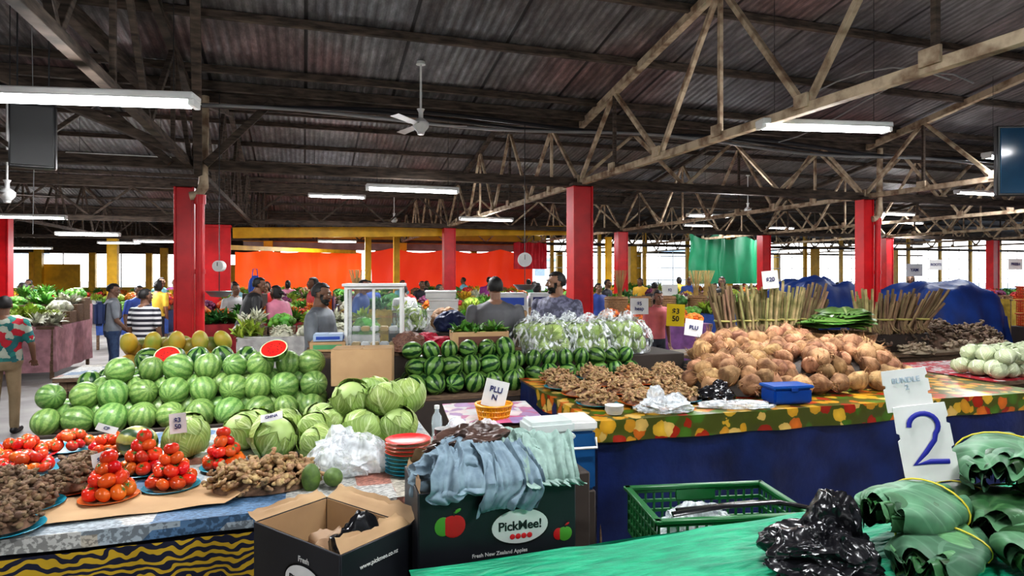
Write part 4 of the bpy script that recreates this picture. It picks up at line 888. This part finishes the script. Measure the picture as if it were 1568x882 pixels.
mb=MB();mb.add(MEL,0,loc=(0,0,.05),sc=(.045,.045,.07));mb.add(MEL,0,loc=(.1,.03,.045),rot=(1.4,0,.5),sc=(.045,.045,.07));mb.build('avocado',[NM('avocado_skin',(.12,.2,.04),(.07,.12,.03),scale=30)],loc=(-.98,3.12,ZA+.005))
# ------------------------------------------------------------------ fruit boxes in the foreground
M_boxb=NM('printed_black_carton',(.012,.013,.018),(.02,.022,.028),scale=4,rough=.45,bmp=.05)
M_boxi=NM('carton_inside',(.42,.28,.15),(.32,.20,.11),scale=3,rough=.85)
def logo_oval(parent,x,y,z,rot,s=1):
    mb=MB();mb.add(lathe([(0,.0),(.108,.0)],32).x(XF(sc=(1,.58,1))),0);mb.add(lathe([(.108,.0),(.108,-.002),(.118,-.002)],32).x(XF(sc=(1,.60,1))),1)
    o=mb.build('logo_oval',[M_paper,M_blk],parent=parent);o.location=(x,y,z);o.rotation_euler=rot;o.scale=(s,s,s)
    e=Euler(rot).to_matrix();n=e@Vector((0,0,.0015))
    text(parent,'PickMee!',.046*s,M_blk,Vector((x,y,z))+n+e@Vector((0,.002,0))*s,rot,.0006);text(parent,'Fresh',.028*s,M_paper,Vector((x,y,z))+n+e@Vector((0,.085,0))*s,rot,.0006)
    for k in range(4):
        mb=MB();mb.add(ico(2),0,sc=(.011,.011,.0015));q=mb.build('apple_print',[P('print_red',(.7,.02,.03),.4)],parent=parent);q.location=Vector((x,y,z))+n+e@Vector((-.03+.022*k,-.036,0))*s;q.rotation_euler=rot
def fruitbox(name,x,y,z,rz,sx,sy,sz,flap):
    e=empty(name,(x,y,z),rz);mb=MB();t=.008
    for s in(-1,1):
        mb.add(bx(sx,t,sz,.002),0,loc=(0,s*(sy/2),0));mb.add(bx(t,sy,sz,.002),0,loc=(s*(sx/2),0,0))
        mb.add(bx(sx-.02,.003,sz-.01,0),1,loc=(0,s*(sy/2-.007),.006));mb.add(bx(.003,sy-.02,sz-.01,0),1,loc=(s*(sx/2-.007),0,.006))
    mb.add(bx(sx,sy,t,.002),1)
    mb.build('carton',[M_boxb,M_boxi],parent=e)
    mb=MB()
    for (side,ang,ln) in flap:
        L=sx if side in'fb' else sy;Wf=sy*.42*ln;ins=math.cos(ang)<0
        def f(u,v):
            s=(u-.5)*L*(.98-(.12*v if ins else 0));d=v*Wf*(1-.25*abs(noise.noise(Vector((u*7,side=='f',3)))))
            c=d*math.cos(ang)-.004;zz=sz+d*math.sin(ang)+.02*noise.noise(Vector((u*5,v*3,1)))*v
            if side=='f': return (s,-sy/2-c,zz)
            if side=='b': return (s,sy/2+c,zz)
            if side=='l': return (-sx/2-c,s,zz)
            return (sx/2+c,s,zz)
        mb.add(grid(f,14,6),0)
    mb.build('flaps',[M_boxi],parent=e);return e
rz=math.atan2(2.13-2.42,-.6+1.0);cx=(-1.0-.354)/2;cy=(2.42+2.36)/2
b1=fruitbox('open_fruit_carton',cx,cy+.03,.74,rz,.50,.335,.32,[('b',.45,.6),('r',4.0,.9),('l',.3,.5),('f',4.1,.9),('r',2.6,.5)])
logo_oval(b1,.06,-.335/2-.006,.17,(math.pi/2,0,0),1.0)
text(b1,'www.pickmee.co.nz',.022,M_paper,(.25+.006,.0,.25),(math.pi/2,0,math.pi/2),.0005)
mb=MB();mb.add(blob((.21,.13,.22),.3,2.0,77),0);mb.build('crumpled_paper',[NM('brown_paper',(.34,.22,.13))],parent=b1,loc=(-.03,.02,.02))
mb=MB();mb.add(blob((.09,.12,.36),.22,1.8,79),0);mb.build('black_liner',[M_black],parent=b1,loc=(.15,.0,.02))
mb=MB();mb.add(bx(.5,.34,.74,.01),0);mb.add(bx(.52,.03,.06,.005),1,loc=(0,-.17,.3));mb.build('stacked_crate',[M_dark,M_plank],loc=(cx,cy+.03,0),rotz=rz)
B2=(-.10,2.62,.83);R2=math.radians(17)
b2=fruitbox('open_fruit_carton',*B2,R2,.62,.36,.36,[('f',4.3,.5),('l',1.75,.3),('b',1.7,.5),('r',1.2,.25)])
M_ap=P('print_red2',(.6,.015,.02),.4);M_gr=P('print_green',(.10,.35,.04),.4)
logo_oval(b2,.08,-.188,.20,(math.pi/2,0,0),1.05)
def apple_print(parent,x,z,r,m1,m2):
    mb=MB();mb.add(sph(20,10,lambda d:1-.15*max(0,d[2])**6).x(XF(sc=(r,.002,r))),0,loc=(0,0,0));mb.add(sph(12,8).x(XF(sc=(r*.7,.002,r*.8))),1,loc=(-r*.9,.0005,-.0));mb.add(tube([(0,0,r*.8),(.006,0,r*1.3)],.003,5),2);mb.add(sph(10,6).x(XF(sc=(r*.35,.002,r*.15))),1,loc=(r*.3,-.001,r*1.2),rot=(0,-.5,0))
    o=mb.build('apple_print',[m1,m2,M_blk],parent=parent);o.location=(x,-.187,z)
apple_print(b2,-.18,.23,.045,M_ap,M_gr);apple_print(b2,.265,.15,.03,M_gr,M_ap)
text(b2,'Fresh New Zealand Apples',.020,M_paper,(.0,-.1865,.105),(math.pi/2,0,0),.0005)
mb=MB();mb.add(bx(.60,.36,.83,.01),0);mb.build('stacked_crate',[M_dark],loc=(-.10,2.62,0),rotz=R2)
G1=NM('blue_grey_cloth',(.22,.30,.35),(.15,.21,.26),scale=30,rough=.95,bmp=.25,dist=.003);G2=NM('sage_cloth',(.27,.38,.34),(.19,.27,.24),scale=30,rough=.95,bmp=.25,dist=.003);G3=NM('brown_film',(.08,.045,.035),(.035,.02,.015),scale=8,rough=.3,bmp=.3)
def garment(name,mat,cx,cy,cz,sc,seed,flaps,rz=0,amp=.26,an=(1.3,.8,1)):
    """bundled cloth with parts spilling over the carton edge; local to carton"""
    mb=MB();mb.add(blob(sc,amp,2.0,seed,6,an=an),0,loc=(cx,cy,cz),rot=(0,0,rz))
    for (x0,x1,y0,z0,ye,drop,sd) in flaps:
        def f(u,v):
            x=x0+(x1-x0)*u+.03*noise.noise(Vector((v*2,sd,u)))+(.02*math.sin(v*5+sd))
            L1=.5
            if v<L1: t=v/L1;y=y0+(ye-y0)*t;z=z0+(.375-z0)*t**1.5+.015
            else: t=(v-L1)/(1-L1);y=ye-.012*math.sin(t*3.1);z=.385-(drop*(.75+.6*noise.noise(Vector((u*3,sd,0)))))*t-.012*(t>.0)
            fold=rg(Vector((u*3.1+noise.noise(Vector((u*2,v*1.5,sd)))*.8,v*.9,sd)))
            fo2=rg(Vector((u*6.5+sd,v*1.5+u,sd+3)))
            d=.045*(fold-.3)+.018*(fo2-.5)
            if v<L1: z+=abs(d)*.9+.004;y-=d*.3
            else: y-=abs(d)*1.0+.006
            return (x,y,z)
        t_=grid(f,56,44);mb.add(t_,0)
    o=mb.build(name,[mat],loc=B2,rotz=R2);return o
garment('blue_grey_jumper',G1,-.08,-.02,.30,(.22,.13,.20),3,[(-.26,-.02,-.05,.46,-.195,.05,1.2),(-.09,.15,-.06,.47,-.195,.11,5.7)])
garment('sage_cardigan',G2,.17,.03,.32,(.15,.13,.19),9,[(.12,.34,-.02,.47,-.19,.035,8.1)],amp=.3)
garment('brown_plastic_wrap',G3,-.04,.05,.43,(.18,.11,.11),13,[],.1,.32,(1,1,1))
# ------------------------------------------------------------------ green crate
def crate(name,x,y,z,sx,sy,sz,rz,mat):
    mb=MB()
    for s in(-1,1):
        for k in range(5): mb.add(bx(sx,.012,.018,.002),0,loc=(0,s*sy/2,sz*k/4.3));mb.add(bx(.012,sy,.018,.002),0,loc=(s*sx/2,0,sz*k/4.3))
        for i in range(17): mb.add(bx(.012,.012,sz,.002),0,loc=(-sx/2+sx*i/16,s*sy/2,0))
        for i in range(11): mb.add(bx(.012,.012,sz,.002),0,loc=(s*sx/2,-sy/2+sy*i/10,0))
        mb.add(bx(sx+.05,.035,.022,.005),0,loc=(0,s*(sy/2+.005),sz));mb.add(bx(.035,sy+.05,.022,.005),0,loc=(s*(sx/2+.005),0,sz))
        mb.add(bx(sx*.3,.02,.06,.004),0,loc=(0,s*sy/2,sz-.06))
    mb.add(bx(sx,sy,.01,.002),0)
    return mb.build(name,[mat],loc=(x,y,z),rotz=rz)
M_gcr=P('green_crate_plastic',(.01,.12,.03),.35)
crate('green_plastic_crate',1.02,3.24,.62,.74,.46,.22,.12,M_gcr)
bagobj('clear_plastic_bag',M_bagw,(.95,3.26,.635),(.19,.14,.18),61,.3,.25)
mb=MB();mb.add(tube([(-.34,0,.0),(-.1,-.02,.035),(.2,.02,.03),(.36,0,.0)],.025,8,flat=.4),0);mb.add(tube([(-.3,.05,.0),(.1,.06,.02),(.33,.04,.0)],.02,8,flat=.4),0);mb.build('black_strap',[M_black],loc=(1.10,3.08,.858),rotz=.12)
mb=MB();mb.add(bx(.7,.42,.61,.01),0);mb.build('dark_crate_stand',[M_dark],loc=(1.02,3.24,0),rotz=.12)
# ------------------------------------------------------------------ green cloth table (foreground right)
M_grc=NM('green_crinkled_cloth',(.0,.34,.17),(.0,.19,.10),scale=7,rough=.55,bmp=.9,stretch=(1,5,1),dist=.03)
gt=table('green_cloth_table',.05,1.08,4.2,1.22,.945,math.radians(18.5),None)
tobj(grid(lambda u,v:(-.02+4.24*u,-.02+1.26*v,.95+.009*(1-2*abs(noise.noise(Vector((u*7,v*24+noise.noise(Vector((u*7,v*5,9)))*2,1)))))+.008*noise.noise(Vector((u*14,v*10,4)))),180,100),'green_cloth',[M_grc],parent=gt)
tobj(fold_sheet([(4.22,1.24),(-.02,1.24),(-.02,0)],.95,.35,.03,10,3,nv=8),'cloth_drop',[M_grc],parent=gt)
bagobj('black_plastic_bag',M_black,(1.10,2.28,.962),(.19,.15,.16),71,.3,.27,1.7,extra=[(-.13,-.06,0,(.12,.10,.07),72),(.09,.03,.03,(.09,.09,.20),73),(-.04,-.11,0,(.15,.08,.08),74)],sub=6,hf=1.3)
M_bl=leafmat('taro_leaf_green',(.026,.10,.03),(.07,.16,.06),.45,.4,6,.012,.4);M_bl2=leafmat('taro_leaf_underside',(.08,.20,.10),(.14,.27,.16),.55,.35,6,.012,.4)
def leafbundle(x,y,z,L,W_,H,n,rz,seed,tilt=0):
    mb=MB();rr=random.Random(seed)
    for k in range(n):
        t0=(k+1)/n;so=rr.uniform(0,99);Lk=L*rr.uniform(.8,1.12);sh=rr.uniform(-.07,.07)*L;ra=rr.uniform(-.5,.5);aw=rr.uniform(3.2,4.9)
        def f(u,v):
            a=ra-aw/2+aw*u+.3*noise.noise(Vector((so,v*2.5,0)));w=1+.16*noise.noise(Vector((u*4,v*4,so)))
            eu=max(0,abs(u-.5)*2-.75)/.25;w+=.10*eu*noise.noise(Vector((v*9,so,u)))
            y_=W_*t0*math.sin(a)*w;z_=H*t0*math.cos(a)*w
            e=max(0,abs(v-.5)*2-.45)/.55
            x_=(v-.5)*Lk*(1+.25*noise.noise(Vector((u*5,so,3)))*e)+sh;tap=1-.35*e*e+.3*e*noise.noise(Vector((u*6,so,1)))
            fl=.022*e*math.sin(u*22+so)
            return (x_,y_*tap,max(z_*tap+H*.75+fl,.0))
        mb.add(grid(f,40,18),(k+seed)%2 if k<n-1 else (seed%2))
    mb.add(tube([(L*.22+.004*math.sin(t*3),W_*1.07*math.sin(t),H*1.08*math.cos(t)+H*.75) for t in np.linspace(-2.0,2.0,16)],.004,5),2)
    o=mb.build('leaf_bundle',[M_bl,M_bl2,P('yellow_tie',(.6,.5,.04),.5)],loc=(x,y,z),rotz=rz);o.rotation_euler=(0,tilt,rz);return o
leafbundle(1.54,2.46,1.03,.46,.14,.09,16,.55,1,.08);leafbundle(1.51,2.28,.965,.44,.14,.065,14,.8,3,.02)
leafbundle(2.04,2.66,1.12,.44,.17,.11,16,.85,5);leafbundle(1.98,2.50,.965,.46,.18,.10,14,.6,4);leafbundle(1.80,2.62,.965,.46,.14,.09,12,.5,6);leafbundle(1.90,2.28,.965,.42,.15,.08,13,.9,7)
e=empty('number_sign',(1.715,2.60,1.155),.0);e.rotation_euler=(-.12,-.13,-.05)
mb=MB()
def card(w,h,x0,z0):
    pts=[(-w/2,0),(w/2,0),(w/2,h*.34),(w/2-.012,h*.36),(w/2-.012,h*.42),(w/2,h*.44),(w/2,h*.72),(w/2-.012,h*.74),(w/2-.01,h*.8),(w/2,h*.83),(w/2-.004,h),(-w/2+.004,h),(-w/2,h*.66),(-w/2+.01,h*.64),(-w/2+.01,h*.58),(-w/2,h*.56)]
    pts=[(x+x0,z+z0) for x,z in pts];n=len(pts)
    V=[(x,0,z) for x,z in pts]+[(x,.006,z) for x,z in pts];F=[tuple(range(n)),tuple(range(2*n-1,n-1,-1))]+[(i,(i+1)%n,n+(i+1)%n,n+i) for i in range(n)]
    return Tm(V,F)
mb.add(card(.215,.31,.0,.0),0);mb.add(card(.185,.17,-.03,.29),0,loc=(0,.007,0));mb.build('card',[M_paper],parent=e,smooth=False)
s2=[]
for t in np.linspace(0,1,14): a=math.pi*(1.0-1.25*t);s2.append((.058*math.cos(a),-.005,.225+.050*math.sin(a)))
s2+=[(.033,-.005,.165),(-.01,-.005,.12),(-.062,-.005,.075),(0,-.005,.082),(.075,-.005,.075)]
mb=MB();mb.add(tube(s2,.010,8,flat=.25),0);mb.build('numeral_two',[P('blue_marker',(.015,.02,.30),.5)],parent=e)
text(e,'BUNDLE\n2',.030,P('grey_pencil',(.40,.48,.55),.6),(-.03,.004,.40),(math.pi/2,0,0))
# ------------------------------------------------------------------ MID / BACKGROUND STALLS
pcols=dict(orange=(.75,.20,.015),red=(.55,.025,.02),green=(.12,.32,.04),lime=(.36,.48,.06),yellow=(.7,.45,.03),brown=(.26,.15,.08),purple=(.16,.03,.09),white=(.58,.59,.45),dkg=(.04,.17,.03))
PM={k:NM('produce_'+k,v,tuple(x*.6 for x in v),scale=14,rough=.5,isl=.35) for k,v in pcols.items()};PK=list(PM)
cl=[(.5,.27,.30),(.03,.08,.3),(.42,.03,.04),(.06,.26,.3),(.5,.5,.48),(.07,.22,.08),(.2,.08,.24),(.12,.09,.08),(.5,.35,.05)]
def stall(x,y,L,W_,z,ci,seed,kinds=None,th=TH):
    rr=random.Random(seed);e=empty('produce_stall',(x,y,0),th);mb=MB()
    mb.add(bx(L,W_,.05,.005),0,loc=(L/2,W_/2,z-.05))
    for i in(.05,L-.05):
        for j in(.05,W_-.05): mb.add(bx(.06,.06,z-.05,.005),0,loc=(i,j,0))
    mb.build('frame',[M_plank],parent=e)
    cm=NM('stall_cloth_%d'%(ci%len(cl)),cl[ci%len(cl)],tuple(q*.6 for q in cl[ci%len(cl)]),scale=6,rough=.7)
    tobj(join([fold_sheet([(0,W_),(0,0),(L,0),(L,W_)],z,rr.uniform(.1,.4),.025,9,seed,nv=5,n=int(L*12)),grid(lambda u,v:(u*L,v*W_,z+.003),2,2)]),'cloth',[cm],parent=e)
    mb=MB();nx=max(2,int(L/.42));ny=max(1,int(W_/.42))
    for i in range(nx):
        for j in range(ny):
            k=rr.choice(kinds or PK);mi=PK.index(k);cx_,cy_=(i+.5)*L/nx,(j+.5)*W_/ny;zz=z+.12*j
            if rr.random()<.45 and k in('green','lime','dkg','white','yellow') :
                for q in range(9): mb.add(rr.choice(TUF+TUFN),mi,loc=(cx_+rr.uniform(-.15,.15),cy_+rr.uniform(-.15,.15),zz),rot=(rr.uniform(-.7,.7),rr.uniform(-.7,.7),rr.uniform(0,6)),sc=rr.uniform(.16,.32))
            else:
                s=rr.choice([.035,.045,.06,.085]);n=int(26*(.06/s)**1.0)
                mound(mb,cx_,cy_,zz,.19,rr.uniform(.1,.2),BALL if s>.05 or rr.random()<.5 else GIN,mi,n,s,base=mi,Ry=.18)
            if j>0: mb.add(bx(L/nx*.95,W_/ny*.95,.12*j,.004),len(PK),loc=(cx_,cy_,z))
    mb.build('produce',[PM[k] for k in PK]+[M_plank],parent=e)
def SB(a,b,L,W_,z,ci,seed,kinds=None):
    x,y=B(a,b);stall(x,y,L,W_,z,ci,seed,kinds)
G=['green','lime','dkg','orange','red','yellow','green']
sd=100
SB(-5.9,14.2,1.4,2.2,1.0,0,1,['green','white','lime'])
SB(-2.2,13.1,2.6,1.0,1.05,2,2,['green','orange','white','dkg']);SB(-1.0,10.7,2.2,.9,1.0,4,3,['green','lime','white','purple'])
SB(1.6,11.2,2.2,1.2,1.05,3,4,['lime','green','dkg','orange']);SB(5.4,10.4,2.0,1.1,1.05,6,5,['green','orange','brown','lime','dkg'])
SB(7.6,11.4,1.3,1.2,1.15,1,6,['green','dkg','lime','brown'])
for r_i,bb in enumerate([15.2,17.15,20.2,22.7,25.2]):
    for aa in np.arange(-2.2,27,3.1):
        if 13<aa<18.5 and bb==22.7: continue
        sd+=1;SB(aa+RU(-.2,.2),bb+RU(-.03,.1),2.6,1.15,1.05+RU(-.05,.15),R.randint(0,8),sd,G+['brown','purple','white'])
for bb in [10.5,14.0,17.2,21,25,29,33]:
    for aa in (-9.7,-13.2,-17,-21):
        sd+=1;SB(aa+RU(-.1,.1),bb,2.5,1.2,.95,R.randint(0,8),sd,G)
for bb in (19.3,23,29,33):
    sd+=1;SB(-5.2,bb,1.7,1.3,1.0,R.randint(0,8),sd,G)
def drapedheap(name,x,y,sx,sy,h,mat,seed,rz=TH):
    def f(u,v):
        px=(u-.5)*2;py=(v-.5)*2;e=max(abs(px)**6,abs(py)**6)
        zz=h*(1-e)**.6 if e<1 else 0
        zz=zz*(1+.10*noise.noise(Vector((px*2,py*2,seed))))
        k=1+.06*math.sin(px*14+seed)*e+.05*noise.noise(Vector((px*5,py*5,seed)))*e
        return (px*sx*k,py*sy*k,zz+.04*ridged(Vector((px*3,py*3,seed)),1.0,seed))
    tobj(grid(f,60,40),name,[mat],loc=(x,y,0),rotz=rz)
M_bt=NM('royal_blue_tarp',(.008,.05,.25),(.004,.022,.13),scale=2,rough=.6,bmp=.6,dist=.05)
drapedheap('blue_tarpaulin_cover',6.3,13.4,.95,.7,1.84,M_bt,2);drapedheap('blue_tarpaulin_cover',8.35,12.6,1.2,.7,1.78,M_bt,5)
for i in range(2):
    for k in range(3): crate('orange_plastic_crate',10.1+.7*i,12.25+.1*i,1.0+.26*k,.6,.4,.22,.2,P('orange_crate_plastic',(.65,.08,.01),.4))
mb=MB();mb.add(bx(1.4,.5,1.0,.01),0);mb.build('crate_platform',[M_dark],loc=(10.4,12.3,0),rotz=.2)
for (a,b) in [(10.6,15.7),(11.0,15.8),(8.2,15.7),(1.2,15.7)]:
    x,y=B(a,b);mb=MB()
    for i in range(60):
        t=RU(0,6.28);q=RU(0,1);mb.add(tube([(.05*q*math.cos(t),.05*q*math.sin(t),0),(.08*q*math.cos(t),.08*q*math.sin(t),.4),(.28*q*math.cos(t),.28*q*math.sin(t),.9)],[.006,.005,.003],4),0)
    mb.build('straw_broom_bundle',[NM('straw',(.4,.27,.10),(.26,.17,.06))],loc=(x,y,1.2))
mb=MB()
for i,(x,z,w,h) in enumerate([(0,0,.42,.26),(.02,.26,.40,.14),(-.02,.40,.42,.12)]): mb.add(bx(w,.34,h,.015,2),0,loc=(x,0,z));mb.add(bx(w+.02,.36,.03,.008),0,loc=(x,0,z+h-.03))
mb.build('polystyrene_box_stack',[P('polystyrene',(.7,.7,.68),.8)],loc=(-.98,9.0,1.25),rotz=.1)
carton('printed_carton',0.0,9.2,1.25,.4,.35,.22,.1,M_card,M_paper);carton('printed_carton',-.02,9.2,1.485,.42,.34,.24,.15,P('white_carton',(.6,.6,.6),.7),P('blue_label2',(.03,.08,.4),.5));carton('printed_carton',.42,9.3,1.25,.34,.3,.26,-.1,M_card,None);carton('printed_carton',.42,9.3,1.52,.34,.3,.2,.1,P('white_carton2',(.6,.6,.6),.7),M_ink)
mb=MB();mb.add(bx(2.2,.7,1.24,.01),0);mb.build('back_counter',[M_plank],loc=(-.25,9.2,0),rotz=.06)
mb=MB();mb.add(blob((.2,.18,.26),.15,2,71),0);mb.build('covered_basket',[P('navy_cover',(.01,.02,.08),.6)],loc=(-.75,7.95,1.29));mb=MB();mb.add(blob((.2,.18,.26),.2,2,72),0);mb.build('full_sack',[NM('sack_tan',(.28,.14,.06))],loc=(-.85,8.3,1.29))
bagged(-1.25,7.95,1.295,.2,21);mb=MB();mb.add(bx(1.0,.7,1.29,.01),0);mb.build('display_plinth',[M_dark],loc=(-1.05,8.1,0),rotz=.2)
for (x,y,r) in [(2.2,13.5,.24),(2.75,13.7,.22),(3.3,13.9,.25),(4.1,14.15,.2)]:
    mb=MB();mb.add(lathe([(0,0),(r*.8,0),(r*1.05,.2),(r,.4),(r*.97,.4),(r*.97,.1)],22),0)
    for k in range(8): mb.add(tube([(r*(.84+.03*k)*math.cos(t),r*(.84+.03*k)*math.sin(t),.04+.045*k) for t in np.linspace(0,6.283,21)],.012,5,closed=False),0)
    mb.build('wicker_basket',[NM('wicker',(.35,.2,.09))],loc=(x,y,1.12))
mb=MB();mb.add(bx(2.8,.5,1.11,.01),0);mb.build('basket_counter',[M_plank],loc=(3.1,13.8,0),rotz=TH)
def scale(x,y,z,r,top):
    mb=MB();mb.add(tube([(0,-.05,0),(0,.05,0)],r,24),0);mb.add(tube([(0,-.056,0),(0,-.05,0)],r*.88,24),1);mb.add(bx(.008,.004,r*.7,0),2,loc=(0,-.058,0));mb.add(tube([(0,0,r),(0,0,top)],.006,5),2)
    mb.add(tube([(0,0,-r),(0,0,-r-.25)],.006,5),2);mb.add(lathe([(0,-r-.33),(.1,-r-.32),(.17,-r-.25),(.165,-r-.25),(.1,-r-.31),(0,-r-.32)],20),3)
    mb.build('hanging_scale',[M_whitep,M_paper,M_blk,M_steel],loc=(x,y,z))
scale(.18,9.0,2.2,.10,1.9);scale(-3.75,8.2,2.1,.07,2.2)
mb=MB();mb.add(blob((.13,.08,.36),.12,2,81),0);mb.add(tube([(-.06,0,.33),(-.04,0,.5),(.04,0,.5),(.06,0,.33)],.01,5),0);mb.build('blue_shopping_bag',[P('blue_bag',(.02,.08,.4),.5)],loc=(-5.2,12.95,1.6))
mb=MB();mb.add(bx(.4,.3,1.6,.01),0);mb.build('bag_shelf',[M_dark],loc=(-5.2,12.95,0))
person('seated_vendor',(2.15,7.2,-.34),D(180),1.62,NM('black_top',(.02,.02,.02)),long_=True,nod=.3,skin=(.14,.07,.045))
for (x,y,z,t_) in [(8.3,13.2,1.95,'YAM'),(11.8,15,2.1,'FRESH'),(3.6,14.6,1.5,'$2'),(10.6,16,2.1,'ROOTS')]:
    sign('price_sign',x,y,z,.38,.26,t_,.09,.15)
# ------------------------------------------------------------------ world, camera
w=bpy.data.worlds.new('daylight');bpy.context.scene.world=w;w.use_nodes=True;nt=w.node_tree;bg=nt.nodes['Background']
tc=nd(nt,'ShaderNodeTexCoord');sp=nd(nt,'ShaderNodeSeparateXYZ');nt.links.new(tc.outputs['Generated'],sp.inputs[0]);r_=ramp(nt,[(.0,(1,1,1)),(.12,(.88,.94,1)),(.35,(.45,.53,.62)),(1,(.3,.4,.55))]);nt.links.new(sp.outputs[2],r_.inputs[0]);nt.links.new(r_.outputs[0],bg.inputs[0]);bg.inputs[1].default_value=5.0
cam=bpy.data.cameras.new("camera");o=bpy.data.objects.new("camera",cam);bpy.context.collection.objects.link(o)
o.location=(0,0,2);o.rotation_euler=(math.pi/2,0,0);cam.lens=22.5;cam.sensor_width=36;cam.shift_y=-0.01375;cam.clip_end=400
bpy.context.scene.camera=o
sc=bpy.context.scene
sc.view_settings.view_transform='Standard'
try: sc.view_settings.look='Medium High Contrast'
except Exception as ex: print('look',ex)
sc.view_settings.exposure=0.0
print('look',sc.view_settings.look,'faces',sum(len(o.data.polygons) for o in bpy.data.objects if o.type=='MESH'))
